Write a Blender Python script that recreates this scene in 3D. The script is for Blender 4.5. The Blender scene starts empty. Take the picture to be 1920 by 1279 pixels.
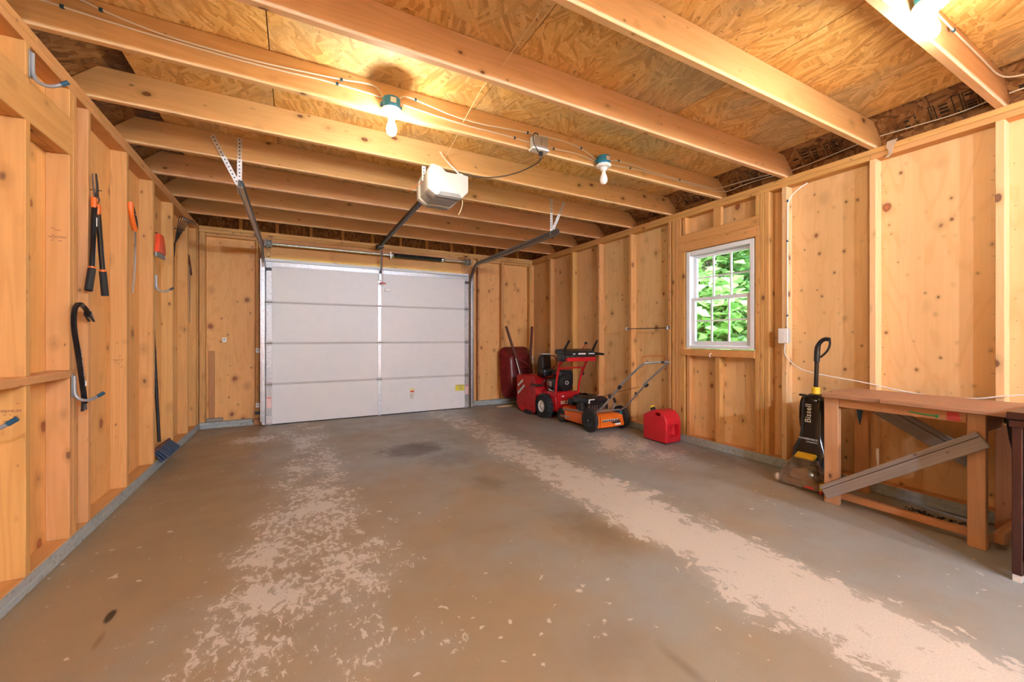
import bpy, bmesh, math, random
from mathutils import Vector, Matrix, Euler, Quaternion
random.seed(7)
SC = bpy.context.scene
COL = SC.collection
PI = math.pi

# ------------------------------------------------------------------ camera, world, sun, exposure
YAW = math.atan2(407, 761)
cam_d = bpy.data.cameras.new('camera'); cam = bpy.data.objects.new('camera', cam_d); COL.objects.link(cam)
cam_d.sensor_width = 36; cam_d.lens = 761/1920*36; cam_d.shift_y = -6.5/1920; cam_d.clip_start = .02
cam.location = (1.026, 0, 1.115); cam.rotation_euler = (PI/2, 0, -YAW)
SC.camera = cam
W = bpy.data.worlds.new('sky'); SC.world = W; W.use_nodes = True
nt = W.node_tree; nt.nodes.clear()
sky = nt.nodes.new('ShaderNodeTexSky'); sky.sky_type = 'NISHITA'; sky.sun_disc = False
sky.sun_elevation = math.radians(52); sky.sun_rotation = math.radians(250)
bg = nt.nodes.new('ShaderNodeBackground'); bg.inputs['Strength'].default_value = 2.8
wo = nt.nodes.new('ShaderNodeOutputWorld')
nt.links.new(sky.outputs[0], bg.inputs[0]); nt.links.new(bg.outputs[0], wo.inputs[0])
sd = bpy.data.lights.new('sun', 'SUN'); sd.energy = 2.4; sd.angle = math.radians(1); sd.color = (1, .96, .88)
sun = bpy.data.objects.new('sun', sd); COL.objects.link(sun)
sun.rotation_euler = Vector((.62, -.25, -.75)).to_track_quat('-Z', 'Y').to_euler()
vs = SC.view_settings
vs.view_transform = 'Standard'; vs.look = 'None'; vs.gamma = 1; vs.use_curve_mapping = False
vs.exposure = 1.74
BULB = 145.0            # emission of a lit warm bulb
BULB_COL = (1.0, .93, .74)
COOL = 1500.0            # added fill bulbs, brighter and cooler, unseen at the front end
COOL_COL = (.80, 1.02, 1.34)

# ------------------------------------------------------------------ materials
MATS = {}
class N:
    def __init__(s, name):
        m = bpy.data.materials.new(name); m.use_nodes = True; s.m = m; s.t = m.node_tree
        s.b = s.t.nodes['Principled BSDF']; MATS[name] = m
    def n(s, typ, ins=None, **kw):
        x = s.t.nodes.new(typ)
        for k, v in kw.items(): setattr(x, k, v)
        for k, v in (ins or {}).items(): s.set(x, k, v)
        return x
    def set(s, x, k, v):
        i = x.inputs[k]
        if hasattr(v, 'is_linked') or hasattr(v, 'links'): s.t.links.new(v, i)
        elif hasattr(v, 'outputs'): s.t.links.new(v.outputs[0], i)
        else: i.default_value = v
    def math(s, op, a, b=0.0, c=0.0, clamp=False):
        x = s.n('ShaderNodeMath', {0: a, 1: b, 2: c}, operation=op); x.use_clamp = clamp; return x.outputs[0]
    def mix(s, f, a, b, mode='MIX'):
        x = s.n('ShaderNodeMix', data_type='RGBA', blend_type=mode)
        s.set(x, 0, f); s.set(x, 6, col(a)); s.set(x, 7, col(b)); return x.outputs[2]
    def ramp(s, v, a, b, o0=0.0, o1=1.0):
        return s.n('ShaderNodeMapRange', {0: v, 1: a, 2: b, 3: o0, 4: o1}).outputs[0]
    def noise(s, v, scale, detail=3, rough=.5, dist=0):
        return s.n('ShaderNodeTexNoise', {'Vector': v, 'Scale': scale, 'Detail': detail, 'Roughness': rough, 'Distortion': dist}).outputs[0]
    def scale(s, v, x, y, z):
        return s.n('ShaderNodeVectorMath', {0: v, 1: (x, y, z)}, operation='MULTIPLY').outputs[0]
    def vadd(s, a, b):
        return s.n('ShaderNodeVectorMath', {0: a, 1: b}, operation='ADD').outputs[0]
    def coord(s, rnd=True):
        o = s.n('ShaderNodeTexCoord').outputs['Object']
        if not rnd: return o
        s.rnd = s.n('ShaderNodeObjectInfo').outputs['Random']
        r = s.math('MULTIPLY', s.rnd, 53.0)
        return s.vadd(o, s.n('ShaderNodeCombineXYZ', {0: r, 1: s.math('MULTIPLY', r, 1.7), 2: s.math('MULTIPLY', r, 2.3)}).outputs[0])
    def out(s, color=None, rough=None, bump=None, bstr=.2, bdist=.002, **kw):
        if color is not None: s.set(s.b, 'Base Color', col(color))
        if rough is not None: s.set(s.b, 'Roughness', rough)
        for k, v in kw.items(): s.set(s.b, k.replace('_', ' '), v)
        if bump is not None:
            bn = s.n('ShaderNodeBump', {'Strength': bstr, 'Distance': bdist, 'Height': bump})
            s.set(s.b, 'Normal', bn.outputs[0])
        return s.m
def col(c):
    if isinstance(c, (tuple, list)): return (*c[:3], 1.0)
    return c

def paint(name, c, rough=.5, metal=0.0, var=.12, sc=9.0, **kw):
    k = N(name); v = k.coord(); n = k.noise(v, sc, 4, .6)
    d = tuple(x*(1-var) for x in c); l = tuple(min(1, x*(1+var)) for x in c)
    cc = k.mix(k.ramp(n, .3, .7), d, l)
    return k.out(cc, k.ramp(n, .3, .7, max(0, rough-.06), min(1, rough+.06)), Metallic=metal, **kw)

def knots(k, c, v, sc, ks, ka, kn, kr, dark, knot, amt=.92):
    vo = k.n('ShaderNodeTexVoronoi', {'Vector': k.vadd(sc(ks, ka), k.scale(k.n('ShaderNodeTexNoise', {'Vector': v, 'Scale': 14.}).outputs['Color'], .1, .1, .1)), 'Scale': 1.0})
    cs = k.n('ShaderNodeSeparateColor', {0: vo.outputs['Color']})
    gate = k.math('GREATER_THAN', cs.outputs[0], 1-kn)
    rad = k.ramp(cs.outputs[1], 0, 1, kr*.45, kr*1.25)
    q = k.math('DIVIDE', vo.outputs['Distance'], rad)
    c = k.mix(k.math('MULTIPLY', k.math('MULTIPLY', k.ramp(q, 2.4, .9), gate), .5), c, tuple(x*.62 for x in dark))
    return k.mix(k.math('MULTIPLY', k.math('MULTIPLY', k.ramp(q, 1.05, .7), gate), amt), c, k.mix(k.ramp(q, .2, .8), tuple(x*2.2 for x in knot), knot))
def wood(name, axis, light, dark, alt, knot=(.10, .035, .014), across=42., lines=9., kn=.62, ks=8.5, ka=5.0, kr=.135, rough=.6, var=1.0, la=.42, ply=False):
    k = N(name); v = k.coord()
    def sc(a, l): return k.scale(v, *[l if i == axis else a for i in range(3)])
    g = k.noise(sc(across, 1.6), 1.0, 5, .6)
    r2 = k.math('FRACT', k.math('MULTIPLY', k.rnd, 7.31))
    base = k.mix(k.math('MULTIPLY', k.rnd, var, clamp=True), light, alt)
    base = k.mix(k.ramp(r2, .45, 1.0, 0, .55*var), base, tuple(x*y for x, y in zip(alt, (1.04, .98, 1.25))))
    c = k.mix(k.ramp(g, .3, .72, 0, .5), base, dark)
    if ply:
        f = k.noise(sc(lines, lines*.28), 1.0, 3, .55, .4)
        ln = k.math('POWER', k.math('MULTIPLY_ADD', k.math('SINE', k.math('MULTIPLY', f, 52.)), .5, .5), 9.0)
        c = k.mix(k.math('MULTIPLY', ln, la*.62), c, tuple(x*y for x, y in zip(dark, (.88, .72, .55))))
        b = k.noise(sc(2.2, .9), 1.0, 4, .6)
        c = k.mix(k.ramp(b, .48, .68, 0, .5), c, dark)
        c = knots(k, c, v, sc, 5.2, 4.4, kn*1.25, .125, dark, (.20, .055, .02))
        c = knots(k, c, v, sc, 12., 10., kn*.7, .10, dark, knot, .8)
    else:
        f = k.noise(sc(lines, .55), 1.0, 2, .45)
        ln = k.math('POWER', k.math('MULTIPLY_ADD', k.math('SINE', k.math('MULTIPLY', f, 60.)), .5, .5), 2.2)
        c = k.mix(k.math('MULTIPLY', ln, la), c, dark)
        b = k.noise(sc(3.0, .8), 1.0, 2, .5)
        c = k.mix(k.ramp(b, .45, .75, 0, .35), c, dark)
        c = knots(k, c, v, sc, ks, ka, kn, kr, dark, knot)
        c = knots(k, c, v, sc, ks*2.6, ka*2.4, kn*.5, kr*.8, dark, knot, .75)
    return k.out(c, rough, g, .18, .0015)

LUM_L, LUM_D, LUM_A = (.68, .385, .115), (.52, .25, .065), (.67, .335, .13)
for i, a in enumerate('xyz'):
    wood('lumber_'+a, i, LUM_L, LUM_D, LUM_A)
    wood('lumber_pale_'+a, i, (.84, .57, .28), (.68, .42, .185), (.82, .52, .27))
    wood('ply_'+a, i, (.82, .57, .28), (.68, .41, .165), (.80, .50, .24), across=60, lines=2.6, kn=.6, ply=True)
    wood('plyo_'+a, i, (.86, .45, .15), (.68, .32, .09), (.84, .46, .17), across=60, lines=3.2, kn=.7, ply=True)
    wood('joist_'+a, i, (.80, .54, .265), (.64, .38, .17), (.80, .49, .28), kn=.5, kr=.105)
    wood('benchleg_'+a, i, (.60, .345, .165), (.46, .235, .10), (.58, .32, .16), across=50, kn=.3)
    wood('benchtop_'+a, i, (.40, .215, .11), (.28, .135, .065), (.44, .22, .12), across=50, kn=.25)
    wood('weathered_'+a, i, (.33, .285, .25), (.22, .18, .15), (.36, .31, .27), across=55, kn=.2, rough=.85)
    wood('bench_'+a, i, (.56, .27, .10), (.40, .17, .055), (.52, .25, .11), across=50, kn=.3)
wood('header_orange', 0, (.68, .34, .11), (.54, .24, .07), (.66, .33, .11), lines=5, kn=.2)
wood('handle_wood', 2, (.13, .035, .02), (.09, .024, .015), (.12, .03, .018), kn=0)

def osb(name, light, mid, dark, gray=None):
    k = N(name); v = k.coord()
    def layer(s0, off):
        w = k.vadd(v, (off, off*.7, off*.3))
        w2 = k.vadd(w, k.scale(k.n('ShaderNodeTexNoise', {'Vector': w, 'Scale': 9., 'Detail': 2.}).outputs['Color'], .05, .05, .05))
        a = k.n('ShaderNodeTexVoronoi', {'Vector': w2, 'Scale': s0})
        ang = k.math('MULTIPLY_ADD', k.n('ShaderNodeSeparateColor', {0: a.outputs['Color']}).outputs[0], 1.7, -.85+off*.13)
        rv = k.n('ShaderNodeVectorRotate', {'Vector': w, 'Angle': ang}, rotation_type='Z_AXIS').outputs[0]
        b = k.n('ShaderNodeTexVoronoi', {'Vector': k.scale(rv, 48., 7., 20.), 'Scale': 1.0})
        return k.n('ShaderNodeSeparateColor', {0: b.outputs['Color']}).outputs[1], k.n('ShaderNodeSeparateColor', {0: b.outputs['Color']}).outputs[2], b.outputs['Distance']
    a1, a2, d1 = layer(4.5, 0.0); b1, b2, d2 = layer(6.5, 5.3)
    pick = k.math('GREATER_THAN', a2, .5)
    t = k.math('ADD', k.math('MULTIPLY', a1, pick), k.math('MULTIPLY', b1, k.math('SUBTRACT', 1.0, pick)))
    fine = k.noise(k.scale(v, 90, 90, 90), 1., 3)
    c = k.mix(k.ramp(t, 0.0, .55), dark, mid); c = k.mix(k.ramp(t, .5, 1.0), c, light)
    c = k.mix(k.ramp(fine, .35, .75, 0, .35), c, dark)
    big = k.noise(v, 1.3, 3, .6)
    if gray: c = k.mix(k.ramp(big, .46, .62, 0, .75), c, k.mix(t, tuple(x*.62 for x in gray), gray))
    c = k.mix(k.ramp(k.noise(k.scale(v, 30, 30, 30), 1., 2), .68, .76, 0, .75), c, tuple(x*.28 for x in dark))
    return k.out(c, .6, t, .25, .003)
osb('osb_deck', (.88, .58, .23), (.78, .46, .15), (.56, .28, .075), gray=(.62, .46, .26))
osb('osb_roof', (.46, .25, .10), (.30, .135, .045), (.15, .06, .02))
osb('osb_wall', (.74, .44, .18), (.56, .29, .10), (.38, .17, .05))

# painted concrete floor: grey paint worn through to bare concrete along the two tyre tracks
k = N('concrete_floor'); v = k.coord(False)
sx = k.n('ShaderNodeSeparateXYZ', {0: v}); X_, Y_ = sx.outputs[0], sx.outputs[1]
wob = k.math('MULTIPLY_ADD', k.noise(v, 1.6, 3, .6), .5, -.25)
xw = k.math('ADD', X_, wob)
def track(cx, hw): return k.ramp(k.math('ABSOLUTE', k.math('SUBTRACT', xw, cx)), hw, hw*.28)
flake = k.noise(k.scale(v, 1., .72, 1.), 13., 11, .70, .4)
flake2 = k.noise(k.vadd(v, (7, 3, 0)), 19., 4, .5, .3)
flakeF = k.noise(k.vadd(k.scale(v, 1., .62, 1.), (2, 5, 0)), 30., 10, .72, .5)
patch = k.noise(v, 1.1, 3, .55)
near = k.ramp(Y_, 4.6, 1.4, .62, 1.0)
tr = k.math('MULTIPLY', track(2.97, .46), near)
tl = k.math('MULTIPLY', k.ramp(k.math('DIVIDE', k.math('ABSOLUTE', k.math('SUBTRACT', xw, k.ramp(Y_, 3.4, 1.4, 1.14, .93))), k.ramp(Y_, 3.4, 1.4, .52, .86)), 1.0, .28), k.ramp(patch, .36, .6, .55, .80))
spot = k.ramp(k.n('ShaderNodeVectorMath', {0: k.scale(v, 1., 1.3, 0), 1: (.62, 6.8, 0)}, operation='DISTANCE').outputs['Value'], .46, .05, 0, 1.0)
win = k.ramp(k.n('ShaderNodeVectorMath', {0: k.scale(v, 1., .55, 0), 1: (4.05, 1.75, 0)}, operation='DISTANCE').outputs['Value'], .75, .12, 0, .86)
band = k.math('MAXIMUM', k.math('MAXIMUM', tr, tl), k.math('MAXIMUM', spot, win))
bandR = k.math('MAXIMUM', tr, spot)
bR = k.ramp(k.math('SUBTRACT', flake, k.ramp(bandR, 0.0, 1.0, .74, .36)), 0.0, .03)
bR = k.math('MAXIMUM', bR, k.ramp(bandR, .35, 1.0, 0, .45))
bandL = k.math('MAXIMUM', tl, k.math('MAXIMUM', win, k.math('MULTIPLY', tr, .75)))
big_ = k.math('MULTIPLY_ADD', k.noise(k.vadd(v, (4, 1, 0)), 4.2, 4, .55), .55, -.275)
bL = k.ramp(k.math('SUBTRACT', k.math('ADD', flakeF, big_), k.ramp(bandL, 0.0, .85, .77, .455)), 0.0, .03)
bL = k.math('MAXIMUM', bL, k.math('MULTIPLY', k.ramp(bandL, .3, .85, 0, .38), k.ramp(big_, -.12, .1)))
chip = k.ramp(k.math('SUBTRACT', flake2, k.ramp(patch, .38, .6, .735, .665)), 0, .012)
bare = k.math('MAXIMUM', k.math('MAXIMUM', bR, bL), chip, clamp=True)
brown_mask = k.math('ADD', k.noise(k.vadd(v, (3, 9, 0)), .9, 4, .6), k.ramp(X_, 0.0, 3.6, .20, -.12))  # brown tone: broad noise, stronger towards the left wall
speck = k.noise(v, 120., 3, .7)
pc = k.mix(k.ramp(brown_mask, .30, .62), (.305, .320, .310), (.335, .243, .142))
pc = k.mix(k.ramp(k.noise(v, 6., 4, .6), .45, .75, 0, .35), pc, (.29, .22, .145))
pc = k.mix(k.ramp(speck, .35, .8, 0, .3), pc, (.22, .18, .135))
bc = k.mix(k.ramp(speck, .3, .75), (.64, .585, .51), (.53, .465, .39))
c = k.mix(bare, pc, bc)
sn = k.math('MULTIPLY_ADD', k.noise(v, 7.5, 9, .72), .75, -.375)
def blot(cx, cy, rx, ry, amt, colr, soft=.45):
    global c
    d = k.n('ShaderNodeVectorMath', {0: k.scale(k.vadd(v, (-cx, -cy, 0)), 1/rx, 1/ry, 0)}, operation='LENGTH').outputs['Value']
    d = k.math('ADD', d, k.math('MULTIPLY', sn, 2.2))
    c = k.mix(k.ramp(d, 1.0, 1.0-soft, 0, amt), c, colr)
blot(2.06, 4.02, .36, .30, .8, (.085, .055, .032))
blot(2.3, 3.55, .30, .24, .45, (.13, .085, .045))
blot(2.33, 2.85, .16, .22, .5, (.12, .085, .045), .8)
blot(2.55, 1.85, .22, .42, .55, (.15, .10, .055), .9)
blot(2.0, 2.15, .35, .2, .3, (.22, .13, .06), .9)
blot(2.19, .93, .03, .16, .5, (.12, .085, .055), .95)
blot(2.05, 1.12, .25, .18, .35, (.2, .13, .07), .9)
blot(.374, 2.185, .018, .05, .95, (.02, .016, .012), .4)
blot(.39, 2.03, .014, .07, .6, (.14, .085, .045), .7)
blot(3.9, 5.0, .9, .5, .35, (.19, .125, .075), .9)
blot(4.45, 2.45, .28, .6, .55, (.15, .10, .065), .8)
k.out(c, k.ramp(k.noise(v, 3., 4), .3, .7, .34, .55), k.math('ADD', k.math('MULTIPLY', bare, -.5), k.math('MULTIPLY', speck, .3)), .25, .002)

k = N('gray_paint'); v = k.coord(); n1 = k.noise(v, 30., 6, .7)
k.out(k.mix(k.ramp(n1, .52, .7), (.37, .405, .40), (.20, .19, .165)), .6, n1, .2, .002)
paint('door_white', (.785, .79, .80), .42, var=.02)
paint('door_joint', (.62, .61, .60), .5, var=.05)
paint('vinyl', (.80, .82, .85), .35, var=.02)
paint('stile_metal', (.42, .43, .44), .44, 1.0, .25, 45)
paint('galv', (.55, .57, .58), .36, 1.0, .22, 45)
paint('galv_dark', (.30, .29, .275), .42, 1.0, .2, 30)
paint('galv_white', (.78, .78, .77), .45, .25, .1, 40)
paint('dark_steel', (.07, .066, .062), .45, .6, .2)
paint('black_plastic', (.016, .016, .017), .32, var=.3)
paint('black_rubber', (.018, .018, .018), .75, var=.3)
paint('black_gloss', (.012, .012, .013), .14, var=.2)
paint('red_paint', (.50, .012, .016), .30, var=.12)
paint('red_plastic', (.56, .012, .022), .36, var=.06)
paint('barrow_red', (.155, .012, .014), .34, var=.2)
paint('orange_paint', (.80, .155, .012), .38, var=.08)
paint('orange_plastic', (.86, .17, .02), .45, var=.06)
paint('axe_orange', (.85, .09, .03), .45, var=.06)
paint('yellow', (.84, .55, .03), .42, var=.06)
paint('label_yellow', (.78, .68, .06), .5, var=.05)
paint('label_white', (.82, .80, .78), .5, var=.04)
paint('label_pink', (.78, .56, .54), .5, var=.05)
paint('print_red', (.66, .05, .05), .5, var=.1)
paint('print_gray', (.33, .32, .31), .6, var=.1)
paint('print_black', (.03, .022, .017), .8, var=.2)
paint('stamp_ink', (.20, .085, .05), .8, var=.2)
paint('white_plastic', (.84, .83, .80), .35, var=.03)
paint('opener_white', (.56, .52, .475), .4, var=.03)
paint('gray_plastic', (.42, .41, .40), .5, var=.06)
paint('mid_gray', (.26, .255, .25), .5, var=.1)
paint('cable_white', (.84, .80, .74), .45, var=.04)
paint('cord_black', (.03, .025, .02), .5, var=.1)
paint('box_blue', (.03, .27, .52), .45, var=.1)
paint('tip_blue', (.02, .085, .14), .5, var=.15)
paint('bristle_blue', (.035, .06, .115), .7, var=.35, sc=80)
paint('steel', (.62, .60, .57), .3, 1.0, .1)
paint('porcelain', (.88, .87, .84), .2, var=.02)
paint('bulb_off', (.88, .87, .85), .25, var=.01)
paint('twine', (.80, .66, .42), .9, var=.1)
paint('dark_brown', (.050, .014, .010), .35, var=.15)
paint('cabinet_glass', (.008, .010, .02), .12, var=.1)
paint('gray_tube', (.40, .41, .42), .35, .7, .08)
paint('cardboard', (.55, .38, .22), .8)
paint('tip_gray', (.33, .34, .35), .5, .4)
paint('cleaner_tank', (.42, .30, .2), .5)
paint('green_mark', (.05, .30, .06), .6)
paint('red_mark', (.55, .06, .05), .7)
paint('paper', (.45, .33, .22), .8, var=.3)
paint('bark', (.12, .085, .055), .9, var=.3)
paint('soot', (.10, .05, .018), .8)
k = N('leaf'); v = k.coord(); n1 = k.noise(v, 3., 3)
rnd = k.n('ShaderNodeNewGeometry').outputs['Random Per Island']
lc = k.mix(rnd, (.085, .185, .032), (.24, .36, .10)); lc = k.mix(k.ramp(n1, .35, .65), lc, (.14, .26, .06))
k.out(lc, .45)
tb = k.n('ShaderNodeBsdfTranslucent', {'Color': lc}); mx = k.n('ShaderNodeMixShader', {0: .35, 1: k.b.outputs[0], 2: tb.outputs[0]})
k.t.links.new(mx.outputs[0], k.t.nodes['Material Output'].inputs[0])
paint('grass', (.16, .30, .06), .8, var=.4, sc=20)
k = N('glass'); k.n('ShaderNodeTexCoord')
gl = k.n('ShaderNodeBsdfGlossy', {'Color': (1, 1, 1, 1), 'Roughness': .02}); tp = k.n('ShaderNodeBsdfTransparent', {'Color': (.93, .96, .94, 1)})
fr = k.n('ShaderNodeFresnel', {'IOR': 1.45})
mx = k.n('ShaderNodeMixShader', {0: fr.outputs[0], 1: tp.outputs[0], 2: gl.outputs[0]}); k.t.links.new(mx.outputs[0], k.t.nodes['Material Output'].inputs[0])
k = N('clear_plastic')
gl = k.n('ShaderNodeBsdfGlossy', {'Color': (1, 1, 1, 1), 'Roughness': .12}); tp = k.n('ShaderNodeBsdfTransparent', {'Color': (.82, .74, .66, 1)})
df = k.n('ShaderNodeBsdfDiffuse', {'Color': (.45, .36, .28, 1)})
lw = k.n('ShaderNodeLayerWeight', {'Blend': .35}); v = k.coord(); n1 = k.noise(v, 25., 4)
m0 = k.n('ShaderNodeMixShader', {0: k.ramp(n1, .35, .75, .05, .45), 1: tp.outputs[0], 2: df.outputs[0]})
mx = k.n('ShaderNodeMixShader', {0: k.math('MULTIPLY', lw.outputs['Facing'], .55), 1: m0.outputs[0], 2: gl.outputs[0]}); k.t.links.new(mx.outputs[0], k.t.nodes['Material Output'].inputs[0])
k = N('bulb_lit'); k.out((1, 1, 1), .3, Emission_Color=(*BULB_COL, 1), Emission_Strength=BULB)
k = N('bulb_fill'); k.out((1, 1, 1), .3, Emission_Color=(*COOL_COL, 1), Emission_Strength=COOL)

# ------------------------------------------------------------------ mesh helpers
class B:
    def __init__(s): s.bm = bmesh.new()
    def _add(s, vs, fs):
        v = [s.bm.verts.new(p) for p in vs]
        for f in fs:
            try: s.bm.faces.new([v[i] for i in f])
            except ValueError: pass
        return s
    def box(s, x0, x1, y0, y1, z0, z1):
        return s.obox(((x0+x1)/2, (y0+y1)/2, (z0+z1)/2), (x1-x0, y1-y0, z1-z0))
    def obox(s, c, sz, R=None, taper=None):
        c = Vector(c); P = []
        for z in (-.5, .5):
            for x, y in ((-.5, -.5), (.5, -.5), (.5, .5), (-.5, .5)):
                q = Vector((x*sz[0], y*sz[1], z*sz[2]))
                if taper and z > 0: q.x *= taper; q.y *= taper
                P.append(c + (R @ q if R is not None else q))
        return s._add(P, [(3, 2, 1, 0), (4, 5, 6, 7), (0, 1, 5, 4), (1, 2, 6, 5), (2, 3, 7, 6), (3, 0, 4, 7)])
    def beam(s, a, b, w, t, upv=(0, 0, 1)):
        a, b = Vector(a), Vector(b); d = (b-a); L = d.length; d.normalize(); u = Vector(upv)
        sd = d.cross(u).normalized(); u = sd.cross(d)
        R = Matrix((d, sd, u)).transposed()
        return s.obox((a+b)/2, (L, w, t), R)
    def ring(s, c, ax, r, n, ph=0.0):
        ax = Vector(ax).normalized(); t = Vector((0, 0, 1)) if abs(ax.z) < .9 else Vector((1, 0, 0))
        u = ax.cross(t).normalized(); w = ax.cross(u)
        return [Vector(c) + u*(r*math.cos(2*PI*i/n+ph)) + w*(r*math.sin(2*PI*i/n+ph)) for i in range(n)]
    def loft(s, rings, closed=False, cap=True):
        n = len(rings[0]); vs = [p for r in rings for p in r]; fs = []
        m = len(rings)
        for i in range(m if closed else m-1):
            j = (i+1) % m
            for a in range(n): fs.append((i*n+a, i*n+(a+1) % n, j*n+(a+1) % n, j*n+a))
        if cap and not closed:
            fs.append(tuple(reversed(range(n)))); fs.append(tuple(range((m-1)*n, m*n)))
        return s._add(vs, fs)
    def cyl(s, a, b, r, r1=None, n=16):
        a, b = Vector(a), Vector(b); return s.loft([s.ring(a, b-a, r, n), s.ring(b, b-a, r if r1 is None else r1, n)])
    def lathe(s, prof, o, ax, n=20):
        o, ax = Vector(o), Vector(ax).normalized()
        return s.loft([s.ring(o+ax*h, ax, max(r, .0004), n) for r, h in prof])
    def torus(s, c, ax, R, r, n=24, m=8):
        c, ax = Vector(c), Vector(ax).normalized(); base = s.ring(c, ax, 1.0, n); rr = []
        for p in base:
            d = (p-c); rr.append([c + d*(R + r*math.cos(2*PI*j/m)) + ax*(r*math.sin(2*PI*j/m)) for j in range(m)])
        return s.loft(rr, closed=True)
    def tube(s, pts, r, n=8, smooth=0):
        P = [Vector(p) for p in pts]
        for _ in range(smooth):
            Q = [P[0]]
            for a, b in zip(P, P[1:]): Q += [a*.75+b*.25, a*.25+b*.75]
            P = Q + [P[-1]]
        T = []
        for i in range(len(P)): T.append((P[min(i+1, len(P)-1)]-P[max(i-1, 0)]).normalized())
        t0 = T[0]; u = t0.cross(Vector((0, 0, 1)) if abs(t0.z) < .9 else Vector((1, 0, 0))).normalized(); rings = []
        for i, (p, t) in enumerate(zip(P, T)):
            if i: u = (T[i-1].rotation_difference(t) @ u).normalized()
            w = t.cross(u); rad = r[min(i, len(r)-1)] if isinstance(r, (list, tuple)) else r
            rings.append([p + u*(rad*math.cos(2*PI*j/n)) + w*(rad*math.sin(2*PI*j/n)) for j in range(n)])
        return s.loft(rings)
    def prism(s, poly, mp, d0, d1):
        n = len(poly); vs = [mp(a, b, d0) for a, b in poly] + [mp(a, b, d1) for a, b in poly]
        fs = [tuple(reversed(range(n))), tuple(range(n, 2*n))] + [(i, (i+1) % n, n+(i+1) % n, n+i) for i in range(n)]
        return s._add([Vector(v) for v in vs], fs)
    def ball(s, c, r, n=16, m=10):
        r = r if isinstance(r, (tuple, list)) else (r, r, r); c = Vector(c); rings = []
        for i in range(m+1):
            a = PI*i/m - PI/2; q = max(math.cos(a), .002)
            rings.append([c+Vector((r[0]*q*math.cos(2*PI*j/n), r[1]*q*math.sin(2*PI*j/n), r[2]*math.sin(a))) for j in range(n)])
        return s.loft(rings)
    def bevel(s, w, seg=1, ang=.5):
        s.bm.normal_update()
        es = [e for e in s.bm.edges if len(e.link_faces) == 2 and e.calc_face_angle(0) > ang]
        bmesh.ops.bevel(s.bm, geom=es, offset=w, segments=seg, affect='EDGES', clamp_overlap=True, profile=.5); return s
    def done(s, name, mat, parent=None, smooth=False, local=False, center=False, angle=.6):
        bmesh.ops.recalc_face_normals(s.bm, faces=s.bm.faces[:])
        off = Vector((0, 0, 0))
        if parent is not None and not local: off = gloc(parent)
        loc = Vector((0, 0, 0))
        if center:
            ctr = sum((v.co for v in s.bm.verts), Vector())/max(1, len(s.bm.verts)); loc = ctr - off; off = ctr
        for v in s.bm.verts: v.co -= off
        me = bpy.data.meshes.new(name); s.bm.to_mesh(me); s.bm.free()
        if smooth:
            me.shade_smooth() if hasattr(me, 'shade_smooth') else None
            me.set_sharp_from_angle(angle=angle)
        me.materials.append(MATS[mat])
        o = bpy.data.objects.new(name, me); COL.objects.link(o); o.location = loc
        if parent is not None: o.parent = parent
        return o
def gloc(o):
    p = Vector(o.location)
    while o.parent: o = o.parent; p += Vector(o.location)
    return p
def tag(o, label, cat, group=None, kind=None):
    o['label'] = label; o['category'] = cat
    if group: o['group'] = group
    if kind: o['kind'] = kind
    return o
def thing(name, label, cat, loc=(0, 0, 0), rotz=0, group=None):
    o = bpy.data.objects.new(name, None); COL.objects.link(o); o.location = loc; o.rotation_euler = (0, 0, rotz)
    o.empty_display_size = .05
    return tag(o, label, cat, group)
def struct(name, label, loc=(0, 0, 0)):
    o = bpy.data.objects.new(name, None); COL.objects.link(o); o.location = loc; o['kind'] = 'structure'; o['label'] = label; return o
def dup(root, loc, rotz=None):
    r = root.copy(); COL.objects.link(r); r.location = loc
    if rotz is not None: r.rotation_euler = (0, 0, rotz)
    for ch in root.children:
        c_ = ch.copy(); COL.objects.link(c_); c_.parent = r
        for g in ch.children:
            d = g.copy(); COL.objects.link(d); d.parent = c_
    return r
def text(name, body, size, pos, xd, yd, mat, parent, align='CENTER', sx=1.0, thick=.0004, local=False):
    cu = bpy.data.curves.new('lettering', 'FONT'); cu.body = body; cu.size = size; cu.align_x = align; cu.align_y = 'CENTER'; cu.extrude = thick; cu.resolution_u = 2
    t = bpy.data.objects.new('lettering', cu); COL.objects.link(t)
    bpy.context.view_layer.update()
    me = bpy.data.meshes.new_from_object(t.evaluated_get(bpy.context.evaluated_depsgraph_get()))
    bpy.data.objects.remove(t)
    xd, yd = Vector(xd).normalized(), Vector(yd).normalized(); zd = xd.cross(yd)
    R = Matrix((xd*sx, yd, zd)).transposed().to_4x4()
    off = Vector((0, 0, 0)) if (parent is None or local) else gloc(parent)
    me.transform(Matrix.Translation(Vector(pos)-off) @ R)
    me.materials.clear(); me.materials.append(MATS[mat])
    o = bpy.data.objects.new(name, me); COL.objects.link(o)
    if parent: o.parent = parent
    return o
def cut(o, cutters):
    for cb in cutters:
        me = bpy.data.meshes.new('cutter'); bmesh.ops.recalc_face_normals(cb.bm, faces=cb.bm.faces[:]); cb.bm.to_mesh(me); cb.bm.free()
        co = bpy.data.objects.new('cutter', me); COL.objects.link(co)
        md = o.modifiers.new('cut', 'BOOLEAN'); md.object = co; md.operation = 'DIFFERENCE'; md.solver = 'EXACT'
        if o.parent:
            co.location = gloc(o.parent)
        bpy.context.view_layer.update()
        nm = bpy.data.meshes.new_from_object(o.evaluated_get(bpy.context.evaluated_depsgraph_get()))
        o.modifiers.clear(); o.data = nm; bpy.data.objects.remove(co)
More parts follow.
